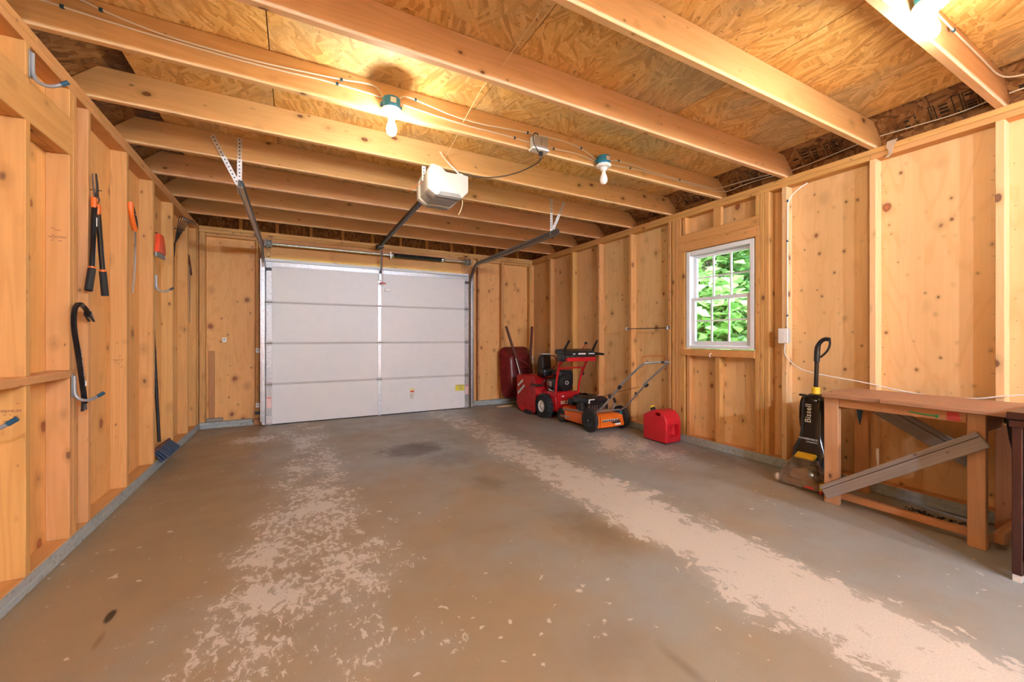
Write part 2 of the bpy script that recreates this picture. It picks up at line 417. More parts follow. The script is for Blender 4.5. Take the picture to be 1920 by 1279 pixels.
def board(parent, name, x0, x1, y0, y1, z0, z1, mat='lumber', bev=.0025):
    d = (x1-x0, y1-y0, z1-z0); ax = 'xyz'[max(range(3), key=lambda i: d[i])]
    m = mat+'_'+ax if mat+'_'+ax in MATS else mat
    b = B().box(x0, x1, y0, y1, z0, z1)
    if bev: b.bevel(bev)
    return b.done(name, m, parent, center=True)

# ------------------------------------------------------------------ the room: constants (metres)
RW, RD, H = 4.70, 6.12, 2.475          # right wall stud face, back wall stud face, top of the wall plates
YF = -3.60                             # front wall, behind the camera
T = .089                               # stud depth
GRID = [.755+.6*i for i in range(-7, 9)]
ROOF = .84
SILL = .078

# floor and ground outside
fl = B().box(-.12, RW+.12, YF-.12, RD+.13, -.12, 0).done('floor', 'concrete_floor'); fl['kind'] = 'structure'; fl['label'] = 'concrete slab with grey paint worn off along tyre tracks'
gr = B().box(-30, 60, -30, 45, -.30, -.125).done('ground', 'grass'); gr['kind'] = 'structure'; gr['label'] = 'green lawn outside the garage'

# ---- left wall
wl = struct('wall_left', 'open stud wall of orange lumber with tools hung on it')
def sheath_x(parent, xa, xb, edges, z0, z1, mat='ply'):
    for a, b_ in zip(edges, edges[1:]): board(parent, 'plywood_panel', xa, xb, a+.0015, b_-.0015, z0, z1, mat+'_z', 0)
sheath_x(wl, -T-.012, -T, [YF-.1, -2.845, -1.645, -.445, .755, 1.955, 3.155, 4.355, 5.555, RD+.11], 0, H, 'plyo')
HL0, HL1 = 1.62, 2.963
left_studs = {}
for y in GRID:
    if HL0 < y < HL1:
        s_ = board(wl, 'stud', -T, 0, y-.019, y+.019, .945, 2.06)
        board(wl, 'stud', -T, 0, y-.019, y+.019, 2.25, H-.076); left_studs[round(y, 3)] = s_
        lo = board(wl, 'stud', -T, 0, y-.019, y+.019, SILL, .907); left_studs[('lo', round(y, 3))] = lo
    elif y < 6: left_studs[round(y, 3)] = board(wl, 'stud', -T, 0, y-.019, y+.019, SILL, H-.076)
board(wl, 'stud', -T, 0, 2.963, 3.001, SILL, H-.076)                       # king stud
jack = board(wl, 'stud', -T, 0, 2.925, 2.963, .945, 2.06)
jack_lo = board(wl, 'stud', -T, 0, 2.925, 2.963, SILL, .907)
board(wl, 'stud', -T, 0, 2.925, 2.963, 2.25, H-.076)
board(wl, 'stud', -T, 0, 4.318, 4.334, SILL, H-.076)                       # doubled stud
board(wl, 'stud', -T, 0, RD-.06, RD-.004, SILL, H-.076)
board(wl, 'stud', -T, 0, RD-.16, RD-.11, SILL, H-.076)
board(wl, 'header', -.045, 0, HL0, HL1, 2.06, 2.25)
board(wl, 'header', -T, -.047, HL0, HL1, 2.06, 2.25)
board(wl, 'window_sill_plate', -T, .004, HL0, 2.972, .907, .945)
for a, b_ in ((YF, 2.62), (2.622, RD)): board(wl, 'top_plate', -T, 0, a, b_, H-.038, H)
board(wl, 'top_plate', -T, 0, YF, RD-.0, H-.076, H-.039)
board(wl, 'bottom_plate', -T, -.003, YF, RD, .04, SILL)
# ---- right wall
wr = struct('wall_right', 'open stud wall of pale plywood and studs with a window')
sheath_x(wr, RW+T, RW+T+.012, [YF-.1, -2.845, -1.645, -.445, .755, 1.955], 0, H)
sheath_x(wr, RW+T, RW+T+.012, [3.155, 4.355, 5.555, RD+.11], 0, H)
WY0, WY1, WZ0, WZ1 = 2.21, 2.95, .995, 2.03
b = B(); xa, xb = RW+T, RW+T+.012
b.box(xa, xb, 1.9565, WY0, 0, H).box(xa, xb, WY1, 3.1535, 0, H).box(xa, xb, WY0, WY1, 0, WZ0).box(xa, xb, WY0, WY1, WZ1, H).done('plywood_panel', 'ply_z', wr, center=True)
for y in GRID:
    if 2.2 < y < 2.95: continue
    if y < 6: board(wr, 'stud', RW, RW+T, y-.019, y+.019, SILL, H-.076, 'lumber_pale' if y < 2.5 else 'lumber')
for a, b_ in ((3.045, 3.083), (3.088, 3.122), (2.122, 2.16), (2.08, 2.119)): board(wr, 'stud', RW, RW+T, a, b_, SILL, H-.076)
board(wr, 'stud', RW, RW+T, 2.955, 3.006, SILL, 2.03); board(wr, 'stud', RW, RW+T, 3.008, 3.042, SILL, 2.03)
board(wr, 'stud', RW, RW+T, 2.163, 2.203, SILL, 2.03)
board(wr, 'stud', RW+.005, RW+T, 2.555, 2.603, SILL, .93); board(wr, 'stud', RW+.01, RW+T, 2.90, 2.94, SILL, .93); 
board(wr, 'header', RW, RW+.044, 2.163, 3.042, 2.03, 2.123); board(wr, 'header', RW+.002, RW+.044, 2.163, 3.042, 2.124, 2.215)
board(wr, 'header', RW+.046, RW+T, 2.163, 3.042, 2.03, 2.215)
board(wr, 'cripple', RW, RW+.04, 2.535, 2.62, 2.215, H-.076); board(wr, 'cripple', RW, RW+T, 2.163, 2.2, 2.215, H-.076); board(wr, 'cripple', RW, RW+T, 3.005, 3.042, 2.215, H-.076); board(wr, 'cripple', RW+.005, RW+T, 2.95, 2.99, 2.215, H-.076)
for a, b_ in ((YF, 1.37), (1.372, RD)): board(wr, 'top_plate', RW, RW+T, a, b_, H-.076, H-.039)
for a, b_ in ((YF, 3.3), (3.302, RD)): board(wr, 'top_plate', RW, RW+T, a, b_, H-.038, H)
board(wr, 'bottom_plate', RW+.003, RW+T, YF, RD, .04, SILL)
board(wr, 'window_sill_plate', RW, RW+T, 2.203, 2.955, .93, .968)
# nails of the siding poking through beside the studs
b = B(); rn = random.Random(3)
for y in GRID:
    if not -.3 < y < 2.2: continue
    for i in range(26):
        z = .25+2.05*i/26+rn.uniform(-.02, .02); s_ = rn.choice((-1, 1)); y1 = y+s_*rn.uniform(.028, .05)
        b.cyl((RW+T, y1, z), (RW+T-rn.uniform(.02, .045), y1+s_*rn.uniform(-.004, .012), z+rn.uniform(-.004, .004)), .0011, n=5)
o = b.done('siding_nails', 'dark_steel', wr); o['kind'] = 'stuff'
b = B()
for y in GRID:
    if not 1.9 < y < 6: continue
    for i in range(11):
        z = .25+2.05*i/11+rn.uniform(-.05, .05); y1 = y+rn.uniform(.024, .06)
        b.cyl((-T, y1, z), (-T+rn.uniform(.03, .07), y1+rn.uniform(-.01, .01), z+rn.uniform(-.004, .004)), .0013, n=5)
o = b.done('siding_nails', 'dark_steel', wl); o['kind'] = 'stuff'
# ---- back wall around the door
wb = struct('wall_back', 'stud wall around the garage door with gable sheathing above')
for a, b_ in ((-.1, .66), (3.50, 4.12), (4.12, 4.80)): board(wb, 'plywood_panel', a+.0015, b_-.0015, RD+T, RD+T+.012, 0, 2.36, 'plyo_z', 0)
board(wb, 'plywood_panel', -.1, RW+.1, RD+T, RD+T+.012, 2.362, H, 'plyo_x', 0)
board(wb, 'plywood_panel', .66, 3.50, RD+T, RD+T+.012, 2.09, 2.36, 'plyo_x', 0)
for a, b_, in ((.004, .062), (.588, .622), (.624, .69), (3.49, 3.545), (3.548, 3.60), (3.668, 3.703), (4.098, 4.15), (4.645, 4.698)):
    board(wb, 'stud', a, b_, RD, RD+T, SILL, H-.078, 'lumber')
board(wb, 'jamb_board', .655, .70, 6.05, RD+.10, 0, 2.13); board(wb, 'jamb_board', 3.452, 3.50, 6.05, RD+.10, 0, 2.13)
board(wb, 'top_plate', .0, RW, RD, RD+T, H-.038, H); board(wb, 'top_plate', .0, RW, RD, RD+T, H-.076, H-.039)
board(wb, 'nailer', .066, .586, RD+.012, RD+T, 2.36, 2.397)
board(wb, 'nailer', 3.71, 4.09, RD+.012, RD+T, 2.36, 2.397); board(wb, 'nailer', 4.155, 4.64, RD+.012, RD+T, 2.36, 2.397)
board(wb, 'header', .70, 3.452, 6.07, RD+.02, 2.13, 2.285, 'header_orange'); board(wb, 'header', .62, 3.548, RD-.004, RD+T, 2.287, 2.397, 'lumber')
board(wb, 'header', .69, 3.49, RD+.03, RD+T, 2.09, 2.285, 'lumber')
B().box(.628, .75, 6.055, 6.069, 2.14, 2.36).done('osb_block', 'osb_wall', wb, center=True); B().box(3.36, 3.49, 6.055, 6.069, 2.12, 2.36).done('osb_block', 'osb_wall', wb, center=True)
for i in range(11): 
    x = .42+.4*i
    if x < 4.6: board(wb, 'gable_stud', x-.019, x+.019, RD+.01, RD+T, H, 3.0 if x < .6 or x > 4.2 else 3.6)
b = B(); m_ = lambda a, c, d: (a, d, c)
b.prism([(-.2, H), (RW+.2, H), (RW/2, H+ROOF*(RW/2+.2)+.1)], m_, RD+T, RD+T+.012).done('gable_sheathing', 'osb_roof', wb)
# ---- front wall, behind the camera
wf = struct('wall_front', 'plain plywood wall at the front end of the garage')
for a, b_ in ((-.1, 1.1), (1.1, 2.3), (2.3, 3.5), (3.5, 4.8)): board(wf, 'plywood_panel', a, b_-.002, YF-.101, YF-T, 0, H, 'ply_z', 0)
for i in range(8): board(wf, 'stud', .04+.6*i, .078+.6*i, YF-T, YF, SILL, H-.076)
board(wf, 'top_plate', 0, RW, YF-T, YF, H-.076, H); board(wf, 'bottom_plate', 0, RW, YF-T, YF, 0, SILL)
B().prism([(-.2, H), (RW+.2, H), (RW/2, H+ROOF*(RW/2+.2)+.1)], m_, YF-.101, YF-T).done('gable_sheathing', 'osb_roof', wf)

# grey painted sills
def sill(name, lab, x0, x1, y0, y1, chips=()):
    o = B().box(x0, x1, y0, y1, 0, .0395).bevel(.004).done(name, 'gray_paint'); o['kind'] = 'structure'; o['label'] = lab; return o
bl = sill('baseboard_left', 'grey painted sill along the foot of the left wall', -T, .004, YF, RD); B().box(-.0029, .003, YF, RD, .0405, SILL-.002).done('painted_face', 'gray_paint', bl)
br = sill('baseboard_right', 'grey painted sill along the foot of the right wall', RW-.004, RW+T, YF, RD); B().box(RW-.003, RW+.0029, YF, RD, .0405, SILL-.002).done('painted_face', 'gray_paint', br)
bb = sill('baseboard_back', 'grey painted sill beside the garage door', .006, .56, RD-.004, RD+T); B().box(.006, .545, RD-.003, RD+.06, .0405, SILL-.002).done('painted_face', 'gray_paint', bb)
B().box(3.53, RW-.006, RD-.004, RD+T, 0, .0395).bevel(.004).done('sill_piece', 'gray_paint', bb); B().box(3.53, RW-.006, RD-.003, RD+.06, .0405, SILL-.002).done('painted_face', 'gray_paint', bb)
board(bb, 'bare_sill_end', .562, .655, RD-.002, RD+T, 0, .07, 'bench')

# ---- ceiling: joists, OSB deck, roof slopes
ce = struct('ceiling', 'exposed lumber joists under an OSB deck with the roof slopes at the eaves')
JY = GRID + [6.115]
for i, y in enumerate(GRID):
    b = B(); zt = H+.184; xr = 4.88-(zt-H)/ROOF; xl = -.18+(zt-H)/ROOF
    b.prism([(-.10, H), (4.80, H), (4.80, H+.06), (xr, zt), (xl, zt), (-.10, H+.06)], lambda a, c, d: (a, d, c), y-.019, y+.019).bevel(.003)
    b.done('joist', ('lumber_pale_x' if i in (8, 11) else 'joist_x'), ce, center=True)
dz = H+.1845
xe = [.20, .905, 2.095, 3.345, 4.58]; ys = [YF-.05, 1.355, 3.755, RD+.08]
for i, (a, b_) in enumerate(zip(xe, xe[1:])):
    yy = ys if i % 2 == 0 else [YF-.05, .155, 2.555, 4.955, RD+.08]
    for c0, c1 in zip(yy, yy[1:]): B().box(a+.0025, b_-.0025, c0+.002, c1-.002, dz, dz+.012).done('osb_sheet', 'osb_deck', ce, center=True)
m_ = lambda a, c, d: (a, d, c)
for s_ in (0, 1):
    f = (lambda x: RW-x) if s_ else (lambda x: x)
    for c0, c1 in ((YF-.2, 1.055), (1.055, 3.455), (3.455, RD+.25)):
        z0 = H-.06
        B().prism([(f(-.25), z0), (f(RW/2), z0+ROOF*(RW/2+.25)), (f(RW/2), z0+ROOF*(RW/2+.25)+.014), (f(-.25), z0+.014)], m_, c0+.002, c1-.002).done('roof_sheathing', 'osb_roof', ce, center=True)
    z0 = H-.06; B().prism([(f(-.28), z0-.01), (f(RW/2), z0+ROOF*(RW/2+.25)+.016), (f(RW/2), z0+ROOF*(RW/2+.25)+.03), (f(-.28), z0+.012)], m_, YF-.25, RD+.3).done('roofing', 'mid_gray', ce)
    xo = RW+T if s_ else -T-.012
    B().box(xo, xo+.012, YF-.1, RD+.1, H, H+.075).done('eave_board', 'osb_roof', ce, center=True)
# printed mill stamps on the roof sheathing near the right eave (blocks of bars, not legible)
rn = random.Random(11)
def roofp(x, y, lift=.002):       # point on the underside of the right roof slope
    return Vector((x, y, H-.06+ROOF*(RW+.25-x)-lift))
for ya, yb in ((2.62, 3.1), (2.02, 2.5), (1.42, 1.9), (.80, 1.1), (1.12, 1.26), (.46, .70), (3.24, 3.5)):
    b = B(); ux = Vector((-1, 0, ROOF)).normalized()
    def q(u0, u1, v0, v1):
        p = [roofp(4.785, v0)+ux*u0, roofp(4.785, v1)+ux*u0, roofp(4.785, v1)+ux*u1, roofp(4.785, v0)+ux*u1]
        nrm = Vector((-ROOF, 0, -1)).normalized()*.0006
        b._add(p+[x+nrm for x in p], [(0, 1, 2, 3), (7, 6, 5, 4), (0, 4, 5, 1), (1, 5, 6, 2), (2, 6, 7, 3), (3, 7, 4, 0)])
    y = ya
    while y < yb-.03:
        w = rn.uniform(.03, .075); u0 = rn.choice((0.0, .01)); u1 = rn.uniform(.10, .16)
        if rn.random() < .55:
            q(u0, u0+.006, y, y+w-.008); q(u1-.006, u1, y, y+w-.008); q(u0, u1, y, y+.005); q(u0, u1, y+w-.013, y+w-.008)
        n_ = rn.randint(3, 5)
        for i in range(n_):
            a = u0+.014+(u1-u0-.024)*i/n_
            if rn.random() < .8: q(a, a+rn.uniform(.009, .018), y+.01+rn.uniform(0, .01), y+w-.018)
        y += w
    b.done('mill_stamp', 'print_black', ce)

# ------------------------------------------------------------------ window
wi = struct('window_1', 'white vinyl double-hung window with six-pane grilles', (RW, 2.58, 1.5))
x0, x1 = RW+.006, RW+.10
for nm, a in (('frame_jamb', (x0, x1, WY0+.006, WY0+.046, 1.002, 2.022)), ('frame_jamb', (x0, x1, WY1-.052, WY1-.006, 1.002, 2.022)), ('frame_head', (x0, x1, WY0+.046, WY1-.052, 1.98, 2.022)), ('frame_sill', (x0, x1, WY0+.046, WY1-.052, 1.002, 1.032))):
    B().box(*a).bevel(.004).done(nm, 'vinyl', wi)
def sash(name, xa, xb, y0, y1, z0, z1, rail, top):
    s_ = B()
    s_.box(xa, xb, y0, y0+rail, z0, z1).box(xa, xb, y1-rail, y1, z0, z1).box(xa, xb, y0+rail, y1-rail, z0, z0+(.035 if top else .045)).box(xa, xb, y0+rail, y1-rail, z1-.035, z1)
    so = s_.bevel(.002).done(name, 'vinyl', wi)
    ga, gb, za, zb = y0+rail, y1-rail, z0+(.035 if top else .045), z1-.035; xm = (xa+xb)/2
    for i in (1, 2):
        yy = ga+(gb-ga)*i/3; B().box(xm-.006, xm+.006, yy-.008, yy+.008, za, zb).done('muntin', 'vinyl', so)
    zz = (za+zb)/2; B().box(xm-.0055, xm+.0055, ga, gb, zz-.008, zz+.008).done('muntin', 'vinyl', so)
    for i in range(3):
        for j in range(2):
            B().box(xm-.0015, xm+.0015, ga+(gb-ga)*i/3, ga+(gb-ga)*(i+1)/3, za+(zb-za)*j/2, za+(zb-za)*(j+1)/2).done('pane', 'glass', so)
sash('upper_sash', RW+.066, RW+.092, WY0+.047, WY1-.053, 1.495, 1.979, .038, True)
sash('lower_sash', RW+.032, RW+.062, WY0+.047, WY1-.053, 1.033, 1.53, .042, False)
B().box(RW+.02, RW+.04, 2.55, 2.61, 1.531, 1.541).done('sash_lock', 'vinyl', wi)
tr_ = B().box(RW-.012, RW+.03, 2.205, 2.99, .925, .992).bevel(.003).done('trim_1', 'header_orange', None); tr_['kind'] = 'structure'; tr_['label'] = 'orange wooden stool board under the window'
hk = thing('cup_hook', 'small white cup hook screwed into the board under the window', 'hook', (RW-.014, 2.63, .95))
B().tube([(RW-.014, 2.63, .955), (RW-.03, 2.63, .955), (RW-.045, 2.63, .945), (RW-.046, 2.63, .93), (RW-.035, 2.63, .92), (RW-.024, 2.63, .928)], .0035, 8, 1).done('hook', 'white_plastic', hk, True)

# ------------------------------------------------------------------ garage door
gd = struct('door_1', 'white sectional garage door with galvanized stiles', (2.078, 6.02, 0))
DX0, DX1, DY0, DY1 = .704, 3.452, 6.003, 6.045
SH = .521; DXM = 2.09
for i in range(4):
    z0 = i*SH+.001+.003*(i == 0); z1 = (i+1)*SH-.001
    s_ = B().box(DX0, DX1, DY0, DY1, z0, z1).bevel(.004).done('door_section', 'door_white', gd)
    for zz in ((z0+.004, z0+.016),) * (i > 0) + ((z1-.016, z1-.004),) * (i < 3): B().box(DX0+.05, DX1-.05, DY0-.002, DY0, *zz).done('section_lip', 'door_joint', s_)
    for a, w in ((DX0, .062), (DX1-.062, .062), (DXM-.022, .044)): B().box(a, a+w, DY0-.006, DY0, z0+.002, z1-.002).bevel(.001).done('stile', 'stile_metal', s_)
for i in range(1, 4):
    for x in (DX0+.03, DXM, DX1-.03):
        h = B().box(x-.034, x+.034, DY0-.012, DY0-.006, i*SH-.03, i*SH+.03); h.cyl((x-.04, DY0-.013, i*SH), (x+.04, DY0-.013, i*SH), .007, n=10); h.done('hinge', 'galv_dark', gd)
B().prism([(0, 0), (.045, 0), (.045, .003), (.003, .003), (.003, .055), (0, .055)], lambda a, c_, d: (d, DY0-.006-a, 2.082-c_), DX0-.004, DX1+.004).done('strut', 'stile_metal', gd)
B().box(DX0-.02, DX1+.02, DY1+.0005, DY1+.005, 0, 2.13).done('outer_skin', 'door_white', gd)
B().box(DX0, DX1, DY0-.004, DY0-.0005, 0, .012).done('weather_strip', 'black_rubber', gd)
for x in (DX0+.03, DX1-.03): B().box(x-.03, x+.03, DY0-.02, DY0-.006, .03, .12).done('bottom_bracket', 'galv', gd)
for x, s_ in ((DX0+.012, 1), (DX1-.012, -1)):
    t_ = B().box(x-.012 if s_ > 0 else x-.05, x+.05 if s_ > 0 else x+.012, DY0-.03, DY0-.006, 1.965, 2.0).bevel(.002).done('top_roller_bracket', 'dark_steel', gd)
B().box(DXM-.016, DXM+.016, DY0-.05, DY0-.006, 1.93, 2.02).bevel(.003).done('opener_bracket', 'galv', gd)
# labels
lb = B().box(2.515, 2.60, DY0-.0015, DY0-.0002, .20, .36).done('caution_label', 'label_white', gd)
B().box(2.522, 2.592, DY0-.0022, DY0-.0016, .335, .353).done('label_print', 'label_yellow', lb); B().box(2.53, 2.587, DY0-.0022, DY0-.0016, .305, .328).done('label_print', 'print_red', lb)
b = B()
for i in range(7): b.box(2.524, 2.592-.012*(i % 3), DY0-.0022, DY0-.0016, .212+.012*i, .217+.012*i)
b.done('label_print', 'print_gray', lb)
lb = B().box(3.235, 3.385, DY0-.0015, DY0-.0002, .282, .378).done('warning_label', 'label_yellow', gd)
b = B().box(3.25, 3.37, DY0-.0022, DY0-.0016, .362, .370)
for i in range(4): b.box(3.29, 3.345, DY0-.0022, DY0-.0016, .30+.013*i, .304+.013*i)
b.done('label_print', 'print_gray', lb)
for x in (DX0+.031, DX1-.031):
    lb = B().box(x-.027, x+.027, DY0-.0078, DY0-.0064, .22, .36).done('stile_label', 'label_pink', gd)
    B().box(x-.024, x+.024, DY0-.0085, DY0-.0079, .345, .355).done('label_print', 'print_red', lb)
b = B()
for x, z in ((2.2, .09), (2.78, .055), (3.18, .14), (3.22, .19)): b.cyl((x, DY0-.001, z), (x, DY0+.002, z), .006, n=10)
b.done('scuff', 'print_gray', gd)

# ------------------------------------------------------------------ tracks, torsion bar
def track_rail(side):
    s_ = -1 if side == 'l' else 1
    xx = .675 if side == 'l' else 3.49
    zt = 2.245; R = .30; ye = 3.57
    t = thing('door_track', 'galvanized door track with perforated hanger straps ' + ('beside the tool wall' if side == 'l' else 'towards the window wall'), 'door track', (xx, 5.97, 0), group='garage door tracks')
    pts = [(5.985, .02), (5.985, zt-R)]+[(5.985-R+R*math.cos(a), zt-R+R*math.sin(a)) for a in [PI/2*i/8 for i in range(1, 9)]]+[(ye, zt)]
    def strip(off, w, xo):
        b = B(); P = [Vector((0, y, z)) for y, z in pts]; rings = []
        for i, p in enumerate(P):
            d = (P[min(i+1, len(P)-1)]-P[max(0, i-1)]).normalized(); n_ = Vector((0, d.z, -d.y))
            a, c_ = p+n_*off, p+n_*(off+w)
            rings.append([Vector((xx+xo[0], a.y, a.z)), Vector((xx+xo[1], a.y, a.z)), Vector((xx+xo[1], c_.y, c_.z)), Vector((xx+xo[0], c_.y, c_.z))])
        return b.loft(rings)
    # C-shaped rail: web plus two lips
    strip(-.026, .052, (s_*.012, s_*.015)).done('track_web', 'galv_dark', t)
    strip(-.027, .003, (-.014, .014)).done('track_lip', 'galv', t); strip(.024, .003, (-.014, .014)).done('track_lip', 'galv', t)
    B().box(xx+s_*.016, xx+s_*.02, ye+.02, 5.5, zt-.036, zt+.036).done('rail_angle', 'galv_dark', t)
    B().box(xx+s_*.016-.03*(s_ > 0)*0, xx+s_*.05, RD-.115, RD-.075, .02, 1.98).done('wall_angle', 'galv', t) if False else None
    B().box(min(xx+s_*.016, xx+s_*.03), max(xx+s_*.016, xx+s_*.03), 5.94, 6.05, .06, 2.1).done('wall_angle', 'galv_dark' if side == 'r' else 'galv', t)
    # hanger straps, perforated
    def strap(a, b_, w, nm):
        a, b_ = Vector(a), Vector(b_); st = B().beam(a, b_, w, .003, (0, 1, 0)).done(nm, 'galv_white', t)
        h = B(); L = (b_-a).length; d = (b_-a).normalized(); n_ = int(L/.028)
        for i in range(n_): p = a+d*(.014+.028*i); h.cyl(p+Vector((0, -.0026, 0)), p+Vector((0, -.0016, 0)), .005, n=8)
        h.done('strap_hole', 'print_black', st)
    xs = xx+s_*.024
    strap((xs, 3.733, 2.645), (xs, 3.733, 2.215), .032, 'hanger_strap')
    strap((xs+s_*.17, 3.728, 2.625), (xs, 3.728, 2.27), .032, 'hanger_strap')
    B().cyl((xs-.02, 3.735, zt), (xs+.02, 3.735, zt), .008, n=8).done('bolt', 'galv', t)
    B().box(xx+(-.10 if s_ < 0 else .012), xx+(-.012 if s_ < 0 else .10), RD-.012, RD-.002, .13, .17).done('flag_bracket', 'dark_steel', t)
    return t
track_rail('l'); track_rail('r')
tb_ = thing('torsion_bar', 'steel torsion shaft with black coil spring above the garage door', 'torsion bar', (2.08, 5.985, 2.305))
YS, ZS = 5.985, 2.305
B().cyl((.69, YS, ZS), (3.50, YS, ZS), .0125, n=14).done('shaft', 'galv', tb_, True)
b = B(); pts = []
for i in range(60*10+1): a = 2*PI*i/10; pts.append((2.285+.735*i/600, YS+.026*math.cos(a), ZS+.026*math.sin(a)))
b.tube(pts, .0062, 5); b.cyl((2.28, YS, ZS), (3.02, YS, ZS), .023, n=14); b.done('spring', 'black_plastic', tb_, True)
for x in (2.262, 3.02): B().lathe([(.03, -.02), (.034, -.012), (.034, .012), (.028, .025)], (x, YS, ZS), (1, 0, 0), 16).done('spring_cone', 'galv', tb_, True)
B().box(2.235, 2.245, YS-.03, 6.07, ZS-.055, ZS+.04).done('center_bracket', 'galv', tb_)
for x in (.735, 3.415): B().lathe([(.02, -.03), (.055, -.028), (.055, -.02), (.044, -.012), (.044, .02), (.055, .026), (.055, .032), (.02, .034)], (x, YS, ZS), (1, 0, 0), 20).done('cable_drum', 'mid_gray', tb_, True)
for x in (.695, 3.47): B().box(x-.004, x+.004, YS-.04, 6.055, ZS-.04, ZS+.05).done('end_bearing', 'galv_dark', tb_)

# ------------------------------------------------------------------ opener
op = thing('garage_door_opener', 'white and grey door opener with dark rail hung from the joists', 'opener', (2.08, 3.2, 2.3))
prof = [(-.165, .0), (-.165, .13), (-.135, .195), (-.06, .185), (-.02, .15), (.06, .15), (.10, .155), (.165, .15), (.165, .02), (.105, -.04), (-.105, -.04)]
b = B().prism(prof, lambda a, c_, d: (2.075+a, d, 2.245+c_), 3.0, 3.10).bevel(.008, 2).done('front_cover', 'opener_white', op, True)
b = B().prism([(-.15, .01), (-.15, .15), (.15, .15), (.15, .01), (.10, -.034), (-.10, -.034)], lambda a, c_, d: (2.075+a, d, 2.245+c_), 3.101, 3.26).bevel(.004).done('motor_housing', 'gray_plastic', op, True)
b = B().prism(prof, lambda a, c_, d: (2.075+a, d, 2.245+c_), 3.261, 3.32).bevel(.006, 2).done('rear_cover', 'opener_white', op, True)
for y0, y1 in ((2.994, 3.06), (3.262, 3.31)):
    B().prism([(-.10, -.001), (.10, -.001), (.075, .03), (-.075, .03)], lambda a, c_, d: (2.085+a, y0-.002+.0*c_+d, 2.206+c_), 0, .004).bevel(.001).done('lamp_lens', 'mid_gray', op) if y0 < 3.1 else None
    B().box(1.985, 2.165, y0+.012, y1, 2.198, 2.2045).bevel(.002).done('lamp_lens', 'mid_gray', op)
B().box(2.0, 2.15, 3.08, 3.30, 2.395, 2.42).done('top_plate_metal', 'galv_dark', op)
rl = B().prism([(-.018, -.02), (.018, -.02), (.018, .02), (-.018, .02)], lambda a, c_, d: (2.08+a, d, 2.405+c_), 3.15, 6.0).done('rail', 'dark_steel', op)
B().box(2.045, 2.115, 5.99, 6.065, 2.38, 2.44).bevel(.004).done('header_bracket', 'black_plastic', op)
B().box(2.05, 2.12, 5.82, 5.93, 2.365, 2.385).done('trolley', 'dark_steel', rl)
B().beam((2.105, 5.90, 2.37), (2.105, 5.955, 2.03), .022, .005, (0, 1, 0)).done('door_arm', 'dark_steel', op)
B().beam((2.095, 5.955, 2.06), (2.09, 5.975, 1.97), .022, .005, (0, 1, 0)).done('door_arm', 'dark_steel', op)
B().tube([(2.11, 5.89, 2.365), (2.118, 5.9, 2.1), (2.118, 5.9, 1.885)], .0025, 6).done('release_rope', 'print_red', op)
B().tube([(2.075, 5.9, 1.878), (2.118, 5.9, 1.885), (2.16, 5.9, 1.878)], .008, 8).done('release_handle', 'print_red', op, True)
B().obox((2.205, 5.985, 1.80), (.085, .012, .045)).bevel(.005, 2).done('release_tag', 'white_plastic', op)
for x in (1.93,): 
    s_ = B().box(x-.016, x+.016, 3.176, 3.179, 2.36, 2.52).done('hanger_strap', 'galv_white', op)
    h = B(); [h.cyl((x, 3.1735, 2.38+.026*i), (x, 3.1765, 2.38+.026*i), .005, n=8) for i in range(5)]; h.done('strap_hole', 'print_black', s_)
B().box(1.93, 2.0, 3.176, 3.18, 2.37, 2.40).done('hanger_cross_bar', 'galv', op)
B().tube([(2.17, 3.02, 2.395), (2.13, 3.03, 2.44), (2.05, 3.05, 2.52), (2.03, 3.06, 2.57)], .003, 6, 2).done('bell_wire', 'cable_white', op)
B().tube([(2.18, 3.02, 2.395), (2.15, 3.03, 2.43), (2.06, 3.05, 2.51), (2.02, 3.07, 2.575)], .003, 6, 2).done('bell_wire', 'cable_white', op)
B().tube([(2.19, 3.01, 2.20), (2.195, 3.01, 2.17), (2.18, 3.01, 2.12), (2.16, 3.01, 2.08)], .0028, 6, 2).done('antenna_wire', 'twine', op)
B().tube([(1.93, 3.19, 2.36), (1.87, 3.25, 2.32), (1.83, 3.3, 2.30)], .002, 6, 1).done('antenna_wire', 'orange_plastic', op)
B().ball((2.185, 3.03, 2.40), (.022, .02, .012)).done('wire_terminal', 'white_plastic', op, True)

# ------------------------------------------------------------------ lamps on the joists
def lamp(x, y, z, lit, label, bm='bulb_lit'):
    t = thing('bulb_holder', label, 'lamp', (x, y, z), group='bare bulb lamp holders on the joists')
    B().lathe([(.05, .0), (.052, .03), (.052, .062), (.046, .066)], (x, y, z), (0, 0, 1), 12).done('junction_box', 'box_blue', t, True, angle=.3)
    B().box(x-.016, x+.016, y-.054, y-.051, z+.02, z+.05).done('box_label', 'label_white', t)
    for sx_ in (-1, 1): B().box(x+sx_*.052-.01, x+sx_*.052+.01, y+.0, y+.03, z+.02, z+.036).done('mounting_tab', 'box_blue', t)
    p = B().lathe([(.030, -.001), (.058, -.002), (.060, -.010), (.052, -.02), (.03, -.026), (.024, -.04), (.022, -.048)], (x, y, z), (0, 0, 1), 24).done('porcelain_base', 'porcelain', t, True)
    B().lathe([(.013, -.047), (.015, -.06), (.020, -.078), (.027, -.098), (.030, -.118), (.027, -.136), (.018, -.148), (.006, -.153)], (x, y, z), (0, 0, 1), 20).done('bulb', bm if lit else 'bulb_off', t, True, angle=3)
    return t
lamp(1.535, 2.478, 2.475, True, 'glowing bare bulb in a porcelain holder on the cable joist near the opener')
lamp(3.17, 2.478, 2.475, False, 'unlit bare bulb in a porcelain holder under a bright blue box')
lamp(3.395, .678, 2.53, True, 'glowing bare bulb in a porcelain holder nearest the workbench end')
